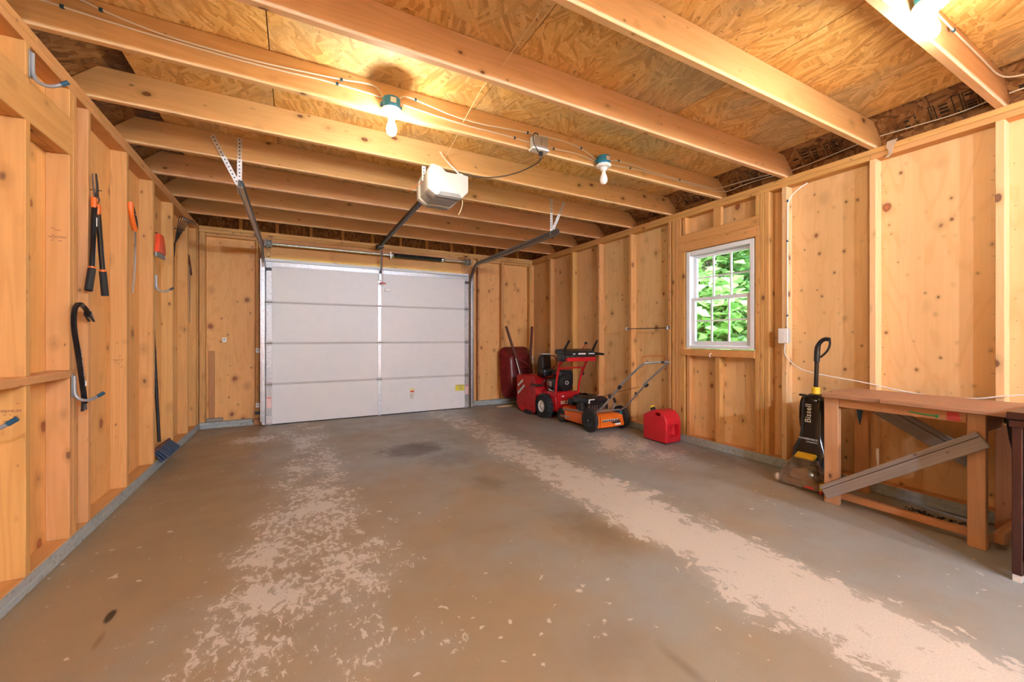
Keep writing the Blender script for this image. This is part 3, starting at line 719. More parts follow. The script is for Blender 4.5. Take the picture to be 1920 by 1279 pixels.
for x, lab in ((1.75, 'nearer the tool wall'), (2.8, 'on the middle line'), (3.85, 'nearer the workbench wall')):
    lamp(x, -2.922, 2.475, True, 'added unseen fill bulb holder on a joist at the front end '+lab, 'bulb_fill')  # added fill lamps out of view, hung to even out the room's light

# ------------------------------------------------------------------ wiring
def cable(name, label, pts, r=.0042, mat='cable_white', clips=(), cat='cable', flat=True):
    t = thing(name, label, cat, pts[0]); B().tube(pts, r, 8, 2).done('sheath', mat, t, True)
    for p in clips: B().box(p[0]-.007, p[0]+.007, p[1]-.006, p[1]+.006, p[2]-.0075, p[2]+.0075).bevel(.001).done('clip', 'tip_blue', t)
    return t
yj = 2.528
def J(l): return [(a, yj, c_) for a, c_ in l]
def J2(l): return [(a, yj-.0095, c_) for a, c_ in l]
cable('electrical_cable', 'white cable stapled low along the joist from the left wall to the outlet box', J([(-.05, 2.592), (.052, 2.587), (.105, 2.584), (.336, 2.568), (.661, 2.558), (.893, 2.558), (1.057, 2.566), (1.178, 2.572), (1.409, 2.568), (1.485, 2.562), (2.016, 2.526), (2.294, 2.533), (2.52, 2.527)]), clips=J([(.115, 2.583), (1.24, 2.572), (2.4, 2.531)]))
cable('electrical_cable', 'white cable running from the left wall into the glowing lamp box', J2([(-.05, 2.655), (.173, 2.635), (.244, 2.612), (.355, 2.59), (.492, 2.572), (.661, 2.570), (.845, 2.569), (1.044, 2.582), (1.262, 2.597), (1.409, 2.62), (1.47, 2.606), (1.498, 2.545)]), clips=J2([(.245, 2.611), (1.262, 2.597)]))
cable('electrical_cable', 'white cable looping from the glowing lamp box to the bright blue lamp box', J2([(1.572, 2.545), (1.59, 2.58), (1.62, 2.605), (1.69, 2.60), (2.016, 2.548), (2.421, 2.583), (2.838, 2.602), (3.015, 2.573), (3.13, 2.52)]), clips=J2([(1.69, 2.6), (2.5, 2.587), (2.98, 2.58)]))
cable('electrical_cable', 'short white cable between the outlet box and the bright blue lamp box', J([(2.655, 2.523), (2.788, 2.529), (2.963, 2.538), (3.12, 2.512)]), clips=J([(2.73, 2.526)]))
cable('electrical_cable', 'white cable curving over the blue lamp box towards the right wall', J([(3.222, 2.53), (3.29, 2.555), (3.372, 2.568), (3.611, 2.558), (3.934, 2.546), (4.287, 2.545), (4.514, 2.545), (4.60, 2.55)]), clips=J([(3.372, 2.568), (4.1, 2.545)]))
cable('electrical_cable', 'upper of two white cables across the eave bay nearest the window', [(4.60, yj, 2.552), (4.67, 2.522, 2.57), (4.72, 2.48, 2.582), (4.75, 2.37, 2.59), (4.75, 2.12, 2.568), (4.75, 1.985, 2.552)])
cable('electrical_cable', 'white cable running straight from the blue lamp box to the right eave', J([(3.222, 2.512), (3.40, 2.527), (3.611, 2.538), (3.934, 2.536), (4.287, 2.53), (4.55, 2.532), (4.61, 2.531)]), clips=J([(3.5, 2.533)]))
cable('electrical_cable', 'lower of two white cables across the eave bay nearest the window', [(4.61, yj, 2.531), (4.68, 2.52, 2.53), (4.735, 2.47, 2.535), (4.752, 2.35, 2.553), (4.752, 2.12, 2.548), (4.752, 1.985, 2.532)])
cable('electrical_cable', 'white cable across the eave bay above the electric outlet', [(4.752, 1.93, 2.535), (4.752, 1.84, 2.538), (4.752, 1.705, 2.546), (4.752, 1.46, 2.566), (4.752, 1.38, 2.57)])
cable('electrical_cable', 'white cable across the eave bay above the workbench', [(4.752, 1.33, 2.57), (4.752, 1.134, 2.556), (4.752, .933, 2.542), (4.752, .785, 2.56)])
cable('electrical_cable', 'white cable at the eave beside the lamp joist end', [(4.752, .73, 2.56), (4.752, .6, 2.564), (4.752, .3, 2.56)])
cable('electrical_cable', 'white cable stapled along the joist that carries the lamp by the workbench', [(3.46, .728, 2.58), (3.56, .728, 2.612), (3.671, .728, 2.613), (3.946, .728, 2.608), (4.348, .728, 2.604), (4.52, .728, 2.598), (4.60, .70, 2.588), (4.66, .6, 2.59), (4.68, .4, 2.60)], clips=[(3.85, .728, 2.61)])
xw_ = RW-.004
cable('electrical_cable', 'white cable stapled down the stud to the electric outlet', [(RW+.05, 1.80, 2.39), (RW+.02, 1.86, 2.35), (xw_, 1.925, 2.275), (xw_, 1.925, 2.1), (xw_, 1.927, 1.85), (xw_, 1.927, 1.4), (xw_, 1.93, 1.20)], clips=[(xw_, 1.925, 2.27), (xw_, 1.927, 1.93), (xw_, 1.927, 1.3)])
cable('electrical_cable', 'white cable sagging from the electric outlet behind the workbench', [(RW-.006, 1.945, 1.07), (RW-.006, 1.95, .99), (RW-.006, 1.935, .948), (RW-.006, 1.83, .845), (RW-.006, 1.6, .81), (RW-.008, 1.389, .786), (RW-.008, 1.2, .748), (RW-.008, 1.014, .730), (RW-.008, .85, .738), (RW-.008, .74, .772), (RW-.008, .6, .80), (RW-.008, .4, .79)])
ob = thing('joist_outlet', 'grey outlet box with a black plug on the cable joist', 'outlet', (2.588, 2.5, 2.49))
B().box(2.528, 2.648, 2.475, 2.535, 2.475, 2.565).bevel(.004).done('box', 'gray_plastic', ob); B().box(2.515, 2.655, 2.465, 2.533, 2.462, 2.474).bevel(.003).done('cover', 'white_plastic', ob)
B().box(2.585, 2.592, 2.473, 2.4745, 2.505, 2.545).done('switch_mark', 'mid_gray', ob)
B().lathe([(.016, 0), (.016, -.02), (.008, -.03), (.006, -.045)], (2.60, 2.50, 2.462), (0, 0, 1), 12).done('plug', 'black_plastic', ob, True)
B().tube([(2.56, 2.47, 2.565), (2.53, 2.46, 2.57), (2.505, 2.455, 2.54), (2.515, 2.46, 2.49), (2.555, 2.47, 2.45), (2.59, 2.49, 2.435)], .004, 8, 2).done('cord_loop', 'cord_black', ob, True)
cable('power_cord', 'dark power cord drooping from the joist outlet to the door opener', [(2.60, 2.5, 2.42), (2.62, 2.56, 2.41), (2.56, 2.75, 2.395), (2.45, 2.9, 2.388), (2.32, 3.0, 2.40), (2.22, 3.03, 2.412), (2.15, 3.1, 2.425)], .0045, 'cord_black', cat='cord')
tw = thing('twine', 'thin tan twine stretched between the joists', 'twine', (2.04, 2.2, 2.6))
B().tube([(2.0, 1.93, 2.56), (2.04, 1.6, 2.645), (2.06, 1.375, 2.655)], .0022, 6).done('strand', 'twine', tw); B().tube([(2.01, 2.53, 2.545), (2.035, 2.28, 2.64), (2.05, 1.98, 2.655)], .0022, 6).done('strand', 'twine', tw)
B().tube([(2.09, 3.13, 2.56), (2.085, 2.85, 2.61), (2.06, 2.58, 2.65)], .0022, 6).done('strand', 'twine', tw)
wo_ = thing('wall_outlet', 'white duplex outlet box surface mounted on a right wall stud', 'outlet', (RW, 1.94, 1.07))
B().box(RW-.045, RW-.002, 1.903, 1.973, 1.07, 1.188).bevel(.003).done('box', 'gray_plastic', wo_); B().box(RW-.052, RW-.0455, 1.90, 1.976, 1.066, 1.192).bevel(.003).done('cover_plate', 'white_plastic', wo_)
for z in (1.105, 1.15): B().lathe([(.0165, 0), (.0165, .002)], (RW-.0525, 1.938, z), (-1, 0, 0), 14).done('receptacle', 'label_white', wo_)
pp = B(); 
pp.prism([(1.215, 2.49), (1.27, 2.49), (1.275, 2.45), (1.262, 2.42), (1.265, 2.395), (1.285, 2.38), (1.262, 2.378), (1.245, 2.40), (1.235, 2.45)], lambda a, c_, d: (d, a, c_), RW-.012, RW-.005)
tag(pp.done('torn_paper', 'paper', thing('paper_scrap', 'scrap of torn brown paper hanging off the right wall plate', 'paper', (RW-.01, 1.25, 2.4))), 'x', 'x')
o = bpy.data.objects['torn_paper']; del o['label']; del o['category']

# ------------------------------------------------------------------ left wall: hooks and tools
def jhook(x, y, z, label, tip='tip_blue'):
    t = thing('utility_hook', label, 'hook', (x, y, z), group='J-shaped utility hooks on the studs')
    B().box(x, x+.004, y-.012, y+.012, z+.02, z+.14).bevel(.001).done('back_plate', 'tip_gray', t)
    pts = [(x+.008, y, z+.13), (x+.008, y, z+.05), (x+.014, y, z+.022), (x+.03, y, z+.004), (x+.055, y, z-.002), (x+.08, y, z+.005), (x+.102, y, z+.022)]
    B().tube(pts, .0075, 10, 2).done('arm', 'tip_gray', t, True)
    B().tube([(x+.098, y, z+.018), (x+.122, y, z+.036)], [.0095, .0095], 10).done('rubber_tip', tip, t, True)
jhook(.001, 2.567, 2.235, 'grey J hook with blue tip under the left top plate')
jhook(.005, 2.940, .785, 'grey J hook with blue tip that holds the pry bar end')
jhook(.001, 2.18, .78, 'grey J hook with blue tip low on the wall below the sill plate')
jhook(.001, 4.372, 1.50, 'grey J hook with dark tip above the broom handle', 'dark_steel')

lp = thing('lopping_shears', 'black and orange long-handled lopper hanging on the left wall', 'lopper', (.02, 3.17, 1.36))
x = .022
for (a, m_, e, nm) in (((x, 3.150, 1.86), (x, 3.118, 1.50), (x, 3.075, 1.375), 0), ((x+.004, 3.185, 1.83), (x+.004, 3.25, 1.505), (x+.004, 3.285, 1.365), 1)):
    a, m_, e = Vector(a), Vector(m_), Vector(e)
    hd = B().tube([a, m_], .0125, 10).done('handle', 'black_gloss', lp, True)
    B().tube([m_+(a-m_)*.0, e], [.017, .0175], 10).done('grip', 'mid_gray' if False else 'black_rubber', hd, True)
    B().tube([m_+(a-m_)*.035, m_], .016, 10).done('grip_ring', 'orange_plastic', hd, True)
    B().obox(a+Vector((0, 0, .02)), (.022, .035, .06)).bevel(.005, 2).done('collar', 'orange_plastic', hd, True)
    B().obox(m_+(a-m_)*.75+Vector((.0125, 0, 0)), (.001, .012, .05)).done('handle_label', 'label_white', hd) if nm == 0 else None
B().prism([(3.15, 1.88), (3.178, 1.86), (3.185, 1.92), (3.18, 1.99), (3.158, 2.05), (3.152, 2.045), (3.162, 1.98), (3.16, 1.93)], lambda a, c_, d: (d, a, c_), x+.002, x+.008).done('cutting_blade', 'dark_steel', lp)
B().prism([(3.17, 1.86), (3.19, 1.87), (3.165, 1.94), (3.145, 1.985), (3.14, 2.04), (3.134, 2.04), (3.136, 1.98), (3.15, 1.93)], lambda a, c_, d: (d, a, c_), x-.006, x).done('hook_blade', 'steel', lp)
B().cyl((x-.008, 3.167, 1.905), (x+.014, 3.167, 1.905), .014, n=14).done('pivot_bolt', 'steel', lp, True)
B().cyl((-.001, 3.16, 1.955), (.05, 3.16, 1.955), .0025, n=6).done('nail', 'dark_steel', lp)

sw = thing('pruning_saw', 'curved pruning saw with orange grip hung by the left stud', 'saw', (.012, 3.8, 1.42))
x = .014
h = B().tube([(x, 3.752, 2.06), (x, 3.757, 2.0), (x, 3.80, 1.93), (x, 3.845, 1.885)], [.016, .018, .017, .016], 10, 1).done('grip', 'orange_plastic', sw, True)
B().tube([(x, 3.775, 2.055), (x, 3.835, 1.99), (x, 3.872, 1.92), (x, 3.855, 1.885)], .011, 8, 1).done('finger_guard', 'black_plastic', sw, True)
B().tube([(x+.012, 3.77, 1.99), (x+.012, 3.86, 1.985)], .0015, 5).done('hanging_wire', 'steel', sw)
B().prism([(3.825, 1.90), (3.868, 1.895), (3.872, 1.80), (3.865, 1.66), (3.842, 1.53), (3.80, 1.425), (3.782, 1.432), (3.812, 1.53), (3.828, 1.66), (3.832, 1.80)], lambda a, c_, d: (d, a, c_), x-.002, x+.001).done('blade', 'steel', sw)

ax_ = thing('hatchet', 'hatchet head with orange sheath stuck on the left wall between studs', 'hatchet', (-.02, 4.47, 1.8))
B().prism([(4.40, 1.985), (4.51, 1.985), (4.56, 1.90), (4.57, 1.83), (4.36, 1.825), (4.385, 1.90)], lambda a, c_, d: (d, a-.02, c_), .001, .034).bevel(.005, 2).done('sheath', 'axe_orange', ax_, True)
B().prism([(4.35, 1.824), (4.575, 1.829), (4.60, 1.795), (4.345, 1.785)], lambda a, c_, d: (d, a-.02, c_), .01, .024).done('blade_edge', 'mid_gray', ax_)
B().cyl((-.085, 4.405, 1.992), (.012, 4.405, 1.992), .004, n=8).done('nail', 'dark_steel', ax_)

rk = thing('hand_rake', 'black spring rake head on a long dark wooden handle hung at the corner', 'rake', (.01, 5.02, .75))
B().tube([(-.02, 5.03, 1.93), (-.025, 5.03, 1.4), (-.025, 5.03, .76)], .013, 10).done('handle', 'handle_wood', rk, True)
B().cyl((-.02, 5.03, 1.90), (-.015, 5.06, 2.04), .015, .012, n=12).done('socket', 'black_plastic', rk, True)
for i in range(6):
    u = (i-2.5)/2.5
    B().tube([(-.012, 5.06, 2.03), (.0+u*.015, 5.20+u*.03, 2.20), (.012+u*.03, 5.36+u*.09, 2.36), (.03+u*.03, 5.42+u*.10, 2.375), (.045+u*.03, 5.43+u*.10, 2.33)], .0038, 6, 1).done('tine', 'dark_steel', rk)
B().tube([(-.03, 5.13, 2.2), (0, 5.21, 2.21), (.025, 5.28, 2.22)], .005, 6).done('brace', 'dark_steel', rk)

cs = thing('bow_saw', 'narrow steel hand saw hanging in the corner of the left wall', 'saw', (0, 5.7, 1.27))
B().prism([(5.60, 2.03), (5.66, 2.03), (5.76, 1.9), (5.80, 1.82), (5.76, 1.84), (5.66, 1.95)], lambda a, c_, d: (d, a, c_), -.02, -.004).bevel(.003).done('handle', 'handle_wood', cs)
B().prism([(5.66, 1.93), (5.72, 1.90), (5.715, 1.28), (5.685, 1.28)], lambda a, c_, d: (d, a, c_), -.014, -.011).done('blade', 'galv_dark', cs)

pb = thing('pry_bar', 'black steel pry bar with claw leaning in the grey hook', 'pry bar', (.03, 2.95, .72))
pts = [(.035, 3.035, 1.235), (.035, 3.005, 1.27), (.034, 2.95, 1.292), (.033, 2.90, 1.283), (.033, 2.872, 1.24), (.033, 2.872, 1.16), (.036, 2.912, 1.03), (.038, 2.962, .84), (.038, 2.982, .765)]
B().tube(pts, .0125, 6, 2).done('shaft', 'black_gloss', pb, True, angle=.9)
for s_ in (-1, 1): B().prism([(3.025, 1.258), (3.045, 1.235), (3.075, 1.202), (3.06, 1.212), (3.02, 1.235)], lambda a, c_, d: (d, a, c_), .035+s_*.009-.006, .035+s_*.009+.006).done('claw', 'black_plastic', pb)
B().prism([(2.970, .79), (2.993, .785), (3.012, .728), (2.960, .724)], lambda a, c_, d: (d, a, c_), .028, .04).bevel(.002).done('chisel_end', 'black_plastic', pb)
b = B()
for i in range(14):
    f = i/13; b.obox((.0492, 2.906+.042*f, 1.055-.165*f), (.001, .008, .007 if i % 4 else .003), Euler((.235, 0, 0)).to_matrix())
b.done('bar_marks', 'print_gray', pb)
B().box(.050, .052, 2.950, 2.964, .86, .885).done('price_sticker', 'label_white', pb)

bm_ = thing('push_broom', 'broom with long black handle and blue bristles leaning on the left wall', 'broom', (-.02, 4.6, .08))
B().tube([(-.04, 4.44, 1.46), (-.03, 4.50, .9), (-.015, 4.56, .21)], .0125, 10).done('handle', 'black_gloss', bm_, True)
B().cyl((-.0405, 4.4395, 1.46), (-.0415, 4.4335, 1.52), .0127, n=10).done('handle_tip', 'dark_steel', bm_, True)
Rb = Euler((0, math.radians(-38), 0)).to_matrix()
B().obox((-.012, 4.62, .165), (.05, .40, .022), Rb).bevel(.006, 2).done('block', 'handle_wood', bm_, True)
b = B(); rn = random.Random(5)
for i in range(40):
    for j in range(3):
        y = 4.43+.38*i/39; xx = -.03+.016*j
        p = Vector((-.012, y, .165))+Rb @ Vector((-.016+.016*j, 0, -.012)); q_ = p+Rb @ Vector((rn.uniform(-.006, .006)+(j-1)*.01, 0, -.10))+Vector((0, rn.uniform(-.008, .008), 0))
        b.beam(p, q_, .011, .010, (0, 1, 0))
o = b.done('bristles', 'bristle_blue', bm_); o['kind'] = 'stuff'

# grade stamps on the left studs
def stamp(stud, y, z, flip, lines):
    s_ = -1 if flip else 1
    xc = -.045
    for body, dzz, size in lines: text('grade_stamp', body, size, (xc, y-.0002, z+s_*dzz), (s_, 0, 0), (0, 0, s_), 'stamp_ink', stud)
    b = B(); rn = random.Random(int(z*100))
    for i in range(9):
        a = xc+rn.uniform(-.028, .02); c_ = z+s_*(.03+.009*rn.randint(0, 9)*-1); b.box(a, a+rn.uniform(.006, .016), y-.0006, y-.0001, c_, c_+.0022)
    b.done('grade_stamp', 'stamp_ink', stud)
stamp(left_studs[('lo', 2.555)], 2.536, .80, False, [('PREMIUM', .0, .016)])
stamp(jack, 2.925, 1.63, True, [('PREMIUM', .0, .015)])
stamp(left_studs[3.755], 3.736, .96, False, [('PREMIUM', .0, .013)])
stamp(left_studs[4.355], 4.318, 1.0, False, [('PREMIUM', .0, .012)]) if False else None

# ------------------------------------------------------------------ back wall bits
for nm, lab, x, z, g in (('wall_button', 'small white button plate on the plywood left of the garage door', .245, 1.085, 0), ('door_switch', 'white switch on the stud beside the garage door', .606, .95, 0), ('safety_sensor', 'white and grey safety sensor low beside the garage door', .606, .25, 0)):
    yy = RD+T if nm == 'wall_button' else RD
    t = thing(nm, lab, 'switch' if 'sensor' not in nm else 'sensor', (x, yy, z))
    B().box(x-.022, x+.022, yy-.022, yy-.001, z-.03, z+.03).bevel(.004, 2).done('body', 'white_plastic', t, True)
    B().cyl((x, yy-.024, z+.004), (x, yy-.0225, z+.004), .009, n=12).done('button', 'mid_gray', t)
t = thing('lumber_offcut', 'short dark offcut of lumber lying on the grey sill', 'wood', (.15, RD+.03, SILL)); B().box(.07, .235, RD+.012, RD+.055, SILL+.0005, SILL+.04).bevel(.003).done('block', 'weathered_x', t)
t = thing('leaning_board', 'narrow orange board leaning on the plywood above the offcut', 'board', (.12, RD+.06, .12)); B().box(.088, .145, RD+.062, RD+.08, SILL+.001, .95).bevel(.002).done('board', 'bench_z', t)
t = thing('wood_strip', 'thin pale wood strip lying on the floor by the wheelbarrow', 'wood', (3.98, 5.86, 0)); B().obox((4.02, 5.845, .0085), (.30, .045, .016), Euler((0, 0, .12)).to_matrix()).done('strip', 'lumber_pale_x', t)

# ------------------------------------------------------------------ right wall bits
t = thing('towel_rod', 'thin dark metal rod on two brackets across a right wall bay', 'rod', (RW-.03, 3.45, 1.22))
B().cyl((RW-.03, 3.80, 1.222), (RW-.03, 3.14, 1.222), .005, n=10).done('rod', 'dark_steel', t, True)
for y in (3.785, 3.155): B().box(RW-.045, RW-.001, y-.012, y+.012, 1.20, 1.245).bevel(.003).done('bracket', 'galv', t)
t = thing('wire_hanger', 'orange wire frame hung low on the right wall behind the mower', 'hanger', (RW-.006, 3.44, .8))
B().tube([(RW+.07, 3.62, .76), (RW+.07, 3.625, .81), (RW+.07, 3.61, .885), (RW+.07, 3.59, .892), (RW+.07, 3.31, .905), (RW+.07, 3.28, .895), (RW+.07, 3.262, .80), (RW+.07, 3.26, .75)], .003, 6, 1).done('wire', 'orange_plastic', t, True)

# ------------------------------------------------------------------ wheelbarrow
wbk = thing('wheelbarrow', 'dark red wheelbarrow stood on its nose against the back wall', 'wheelbarrow', (4.33, 5.9, 0))
def rrect(cx, cz, hw, hh, r, y, n=6, tilt=0.0):
    out = []
    for sx_, sz_, a0 in ((1, 1, 0), (-1, 1, PI/2), (-1, -1, PI), (1, -1, 1.5*PI)):
        for i in range(n+1):
            a = a0+PI/2*i/n; xx = cx+sx_*(hw-r)+r*math.cos(a); zz = cz+sz_*(hh-r)+r*math.sin(a)
            out.append(Vector((xx, y-tilt*(zz-.12), zz)))
    return out
tl_ = -.12
rings = [rrect(4.33, .535, .285, .41, .12, 6.005, tilt=tl_), rrect(4.33, .535, .297, .422, .13, 6.0, tilt=tl_), rrect(4.33, .535, .297, .422, .13, 5.985, tilt=tl_), rrect(4.33, .54, .275, .395, .12, 5.965, tilt=tl_), rrect(4.33, .56, .235, .31, .10, 5.86, tilt=tl_), rrect(4.33, .57, .21, .27, .09, 5.80, tilt=tl_), rrect(4.33, .57, .18, .24, .08, 5.785, tilt=tl_)]
B().loft(rings).done('tray', 'barrow_red', wbk, True, angle=.9)
for a, e in (((4.07, 5.90, 1.30), (4.30, 5.72, .40)), ((4.585, 5.93, 1.30), (4.40, 5.72, .40))):
    B().beam(a, e, .038, .03, (0, 1, 0)).bevel(.004).done('handle', 'handle_wood', wbk)
for a, e in (((4.18, 5.77, .78), (4.27, 5.70, .36)), ((4.50, 5.77, .80), (4.50, 5.70, .40))):
    B().tube([a, e], .006, 8).done('leg_brace', 'galv_white', wbk, True)
B().tube([(4.22, 5.75, .76), (4.33, 5.68, .70), (4.42, 5.66, .60), (4.36, 5.69, .48)], .010, 8, 1).done('leg', 'barrow_red', wbk, True)
B().tube([(4.24, 5.75, .62), (4.45, 5.75, .64)], .008, 8).done('cross_brace', 'barrow_red', wbk, True)
B().torus((4.35, 5.70, .20), (1, 0, 0), .145, .045, 24, 10).done('tire', 'black_rubber', wbk, True); B().lathe([(.03, -.05), (.105, -.025), (.105, .025), (.03, .05)], (4.35, 5.70, .20), (1, 0, 0), 18).done('wheel_hub', 'label_white', wbk, True)
b = B()
for i in range(11):
    if i == 6: continue
    z = .72-.026*i; b.box(4.135+.0, 4.160, 5.895-.0, 5.905, z, z+.018)
lt = b.done('brand_lettering', 'label_white', wbk)
lt.location = lt.location + Vector((0, -.025, 0))

# ------------------------------------------------------------------ snow blower (forward is +y)
sb = thing('snow_blower', 'red two-stage snow blower with black controls in the corner', 'snow blower', (4.37, 4.82, 0))
def wheel(par, x, y, r, w, rim, lugs=True, rimmat='label_white', off=1):
    t = B(); 
    t.loft([t.ring(Vector((x+h, y, r)), (1, 0, 0), q, 28) for q, h in [(rim, -w/2), (r*.86, -w/2), (r*.97, -w*.36), (r, -w*.2), (r, w*.2), (r*.97, w*.36), (r*.86, w/2), (rim, w/2)]], closed=True)
    if lugs:
        for i in range(16):
            a = 2*PI*i/16
            for s_ in (-1, 1):
                R = Matrix.Rotation(a+(.1 if s_ > 0 else 0), 3, 'X'); t.obox(Vector((x+s_*w*.24, y, r))+R @ Vector((0, 0, r*1.0)), (w*.5, .018, .022), R @ Matrix.Rotation(s_*.5, 3, 'Z'))
    to = t.done('tire', 'black_rubber', par, True, local=True, angle=.5)
    B().lathe([(rim*.25, -w*.52), (rim*.3, -w*.40), (rim*.8, -w*.36), (rim, -w*.48), (rim, w*.48), (rim*.8, w*.36), (rim*.3, w*.4), (rim*.25, w*.52)], (x, y, r), (1, 0, 0), 24).done('rim', rimmat, to, True, local=True, angle=.5)
    B().cyl((x-w*.62, y, r), (x+w*.62, y, r), .010, n=10).done('axle_nut', 'steel', to, local=True)
    return to
for x in (-.27, .27): wheel(sb, x, -.03, .160, .105, .082)
L_ = dict(local=True)
B().prism([(-.22, .10), (-.20, .36), (.12, .36), (.22, .30), (.22, .10)], lambda a, c_, d: (d, a, c_), -.20, .20).bevel(.01, 2).done('tractor_frame', 'red_paint', sb, True, **L_)
fp = B().box(-.19, .19, -.232, -.222, .10, .36).bevel(.003).done('rear_panel', 'red_paint', sb, **L_)
lb = B().box(-.135, -.02, -.2345, -.2325, .20, .245).done('decal', 'label_white', fp, **L_); B().box(-.06, -.035, -.2352, -.2347, .21, .24).done('decal_print', 'print_black', lb, **L_)
B().box(-.115, -.08, -.2345, -.2325, .30, .315).done('decal', 'label_white', fp, **L_)
eng = B().box(-.13, .13, -.10, .14, .36, .53).bevel(.02, 2).done('engine', 'black_plastic', sb, True, **L_)
B().lathe([(.125, 0), (.13, .02), (.115, .05), (.06, .06), (.02, .062)], (.02, -.10, .48), (0, -1, 0), 24).done('starter_cover', 'black_plastic', eng, True, **L_)
B().torus((.02, -.164, .48), (0, 1, 0), .024, .006, 18, 8).done('starter_ring', 'gray_plastic', eng, True, **L_)
B().obox((.03, -.02, .60), (.24, .22, .10)).bevel(.03, 3).done('fuel_tank', 'black_plastic', eng, True, **L_); B().cyl((-.03, -.05, .645), (-.03, -.05, .675), .03, n=16).done('fuel_cap', 'red_paint', eng, True, **L_)
B().box(-.17, .06, .12, .26, .55, .65).bevel(.015, 2).done('muffler_guard', 'black_plastic', eng, True, **L_)
B().obox((.16, -.02, .55), (.07, .12, .12)).bevel(.015, 2).done('air_box', 'black_plastic', eng, True, **L_)
B().box(-.165, -.13, -.02, .08, .42, .50).bevel(.006).done('cylinder_head', 'galv', eng, True, **L_); B().cyl((-.18, .0, .38), (-.10, -.06, .34), .02, n=10).done('oil_filler', 'galv_dark', eng, **L_)
b = B().tube([(-.17, .10, .50), (-.2, .16, .44), (-.2, .28, .42)], .008, 6, 1); b.done('control_rod', 'galv', sb, True, **L_)
# auger housing
pf = [(.14, .05), (.14, .50), (.17, .55), (.66, .55), (.69, .50), (.69, .10), (.62, .03), (.50, .012), (.30, .012), (.20, .02)]
hs = None
for s_ in (-1, 1):
    pl = B().prism(pf, lambda a, c_, d: (d, a, c_), s_*.31-.002, s_*.31+.002).done('housing_side', 'red_paint', sb, **L_)
    if s_ < 0:
        for a_, b_ in (((-.3135, .655, .375), (-.3135, .50, .475)), ((-.3135, .655, .26), (-.3135, .455, .40))): B().beam(a_, b_, .036, .002, (1, 0, 0)).done('stripe_decal', 'label_white', pl, **L_)
cv = []
for i in range(13):
    a = PI*.5+PI*i/12; cv.append((.47+.32*math.cos(a)*.95, .28+.265*math.sin(a)))
b = B(); n_ = len(cv)
vsl = [Vector((s_, y, z)) for s_ in (-.308, .308) for y, z in cv]+[Vector((s_, y+.004, z)) for s_ in (-.308, .308) for y, z in cv]
b._add(vsl, [(i, i+1, n_+i+1, n_+i) for i in range(n_-1)]+[(2*n_+i, 3*n_+i, 3*n_+i+1, 2*n_+i+1) for i in range(n_-1)]).done('housing_back', 'red_paint', sb, True, **L_)
B().box(-.308, .308, .46, .66, .545, .55).done('housing_top', 'red_paint', sb, **L_)
b = B(); pts = []
B().cyl((-.30, .50, .27), (.30, .50, .27), .02, n=12).done('auger_shaft', 'dark_steel', sb, **L_)
for s_ in (-1, 1):
    b = B(); rings = []
    for i in range(40):
        a = s_*2*PI*i/16; xx = s_*(.05+.24*i/39); d = Vector((0, math.cos(a), math.sin(a)))
        rings.append([Vector((xx, .50, .27))+d*.12, Vector((xx+.004, .50, .27))+d*.12, Vector((xx+.004, .50, .27))+d*.18, Vector((xx, .50, .27))+d*.18])
    b.loft(rings).done('auger_flight', 'red_paint', sb, True, **L_)
B().cyl((0, .06, .26), (0, .20, .26), .15, n=24).done('impeller_housing', 'red_paint', sb, True, **L_)
for s_ in (-1, 1): B().box(s_*.325-.012, s_*.325+.012, .22, .42, .004, .05).bevel(.003).done('skid_shoe', 'black_plastic', sb, **L_)
ch = B().prism([(.32, .50), (.45, .50), (.47, .66), (.44, .80), (.38, .86), (.31, .86), (.29, .62)], lambda a, c_, d: (d, a, c_), -.09, .07).bevel(.02, 2).done('chute', 'black_plastic', sb, True, **L_)
B().box(-.085, .065, .32, .41, .862, .872).done('chute_lip', 'label_white', ch, **L_)
B().tube([(.06, .33, .84), (.13, .31, .84), (.155, .29, .80), (.14, .27, .70), (.07, .30, .64)], .008, 8, 2).done('chute_handle', 'barrow_red', ch, True, **L_)
B().tube([(-.10, .22, .52), (-.13, .05, .56), (-.14, -.10, .60), (-.14, -.30, .80)], .006, 6, 1).done('chute_crank', 'red_paint', sb, True, **L_)
B().obox((-.30, .12, .44), (.10, .22, .02)).bevel(.006).done('scraper_clip', 'black_plastic', sb, **L_)
# handles
for s_ in (-1, 1):
    B().tube([(s_*.19, -.19, .30), (s_*.195, -.215, .50), (s_*.215, -.30, .72), (s_*.23, -.40, .86)], .016, 12, 1).done('handle_bar', 'red_paint', sb, True, **L_)
B().tube([(-.205, -.25, .62), (-.20, -.285, .685), (-.17, -.30, .70), (.17, -.30, .70), (.20, -.285, .685), (.205, -.25, .62)], .012, 10, 1).done('cross_bar', 'red_paint', sb, True, **L_)
B().obox((.22, -.26, .62), (.03, .04, .06)).bevel(.005).done('cable_bracket', 'black_plastic', sb, **L_)
ds = B().prism([(-.52, .845), (-.50, .93), (-.40, .965), (-.26, .955), (-.25, .90), (-.40, .85)], lambda a, c_, d: (d, a, c_), -.25, .24).bevel(.012, 2).done('control_panel', 'black_plastic', sb, True, **L_)
B().prism([(-.53, .80), (-.53, .855), (-.30, .86), (-.30, .82)], lambda a, c_, d: (d, a, c_), -.235, .235).bevel(.006).done('panel_skirt', 'red_paint', sb, True, **L_)
for a, w, h_ in ((-.15, .05, .012), (-.05, .12, .018), (.12, .10, .014), (-.20, .02, .01)): B().obox((a+w/2, -.516, .90), (w, .003, h_), Euler((-.25, 0, 0)).to_matrix()).done('panel_decal', 'label_white', ds, **L_)
B().obox((-.24, -.40, .86), (.05, .16, .12)).bevel(.015, 2).done('panel_end', 'black_plastic', sb, True, **L_)
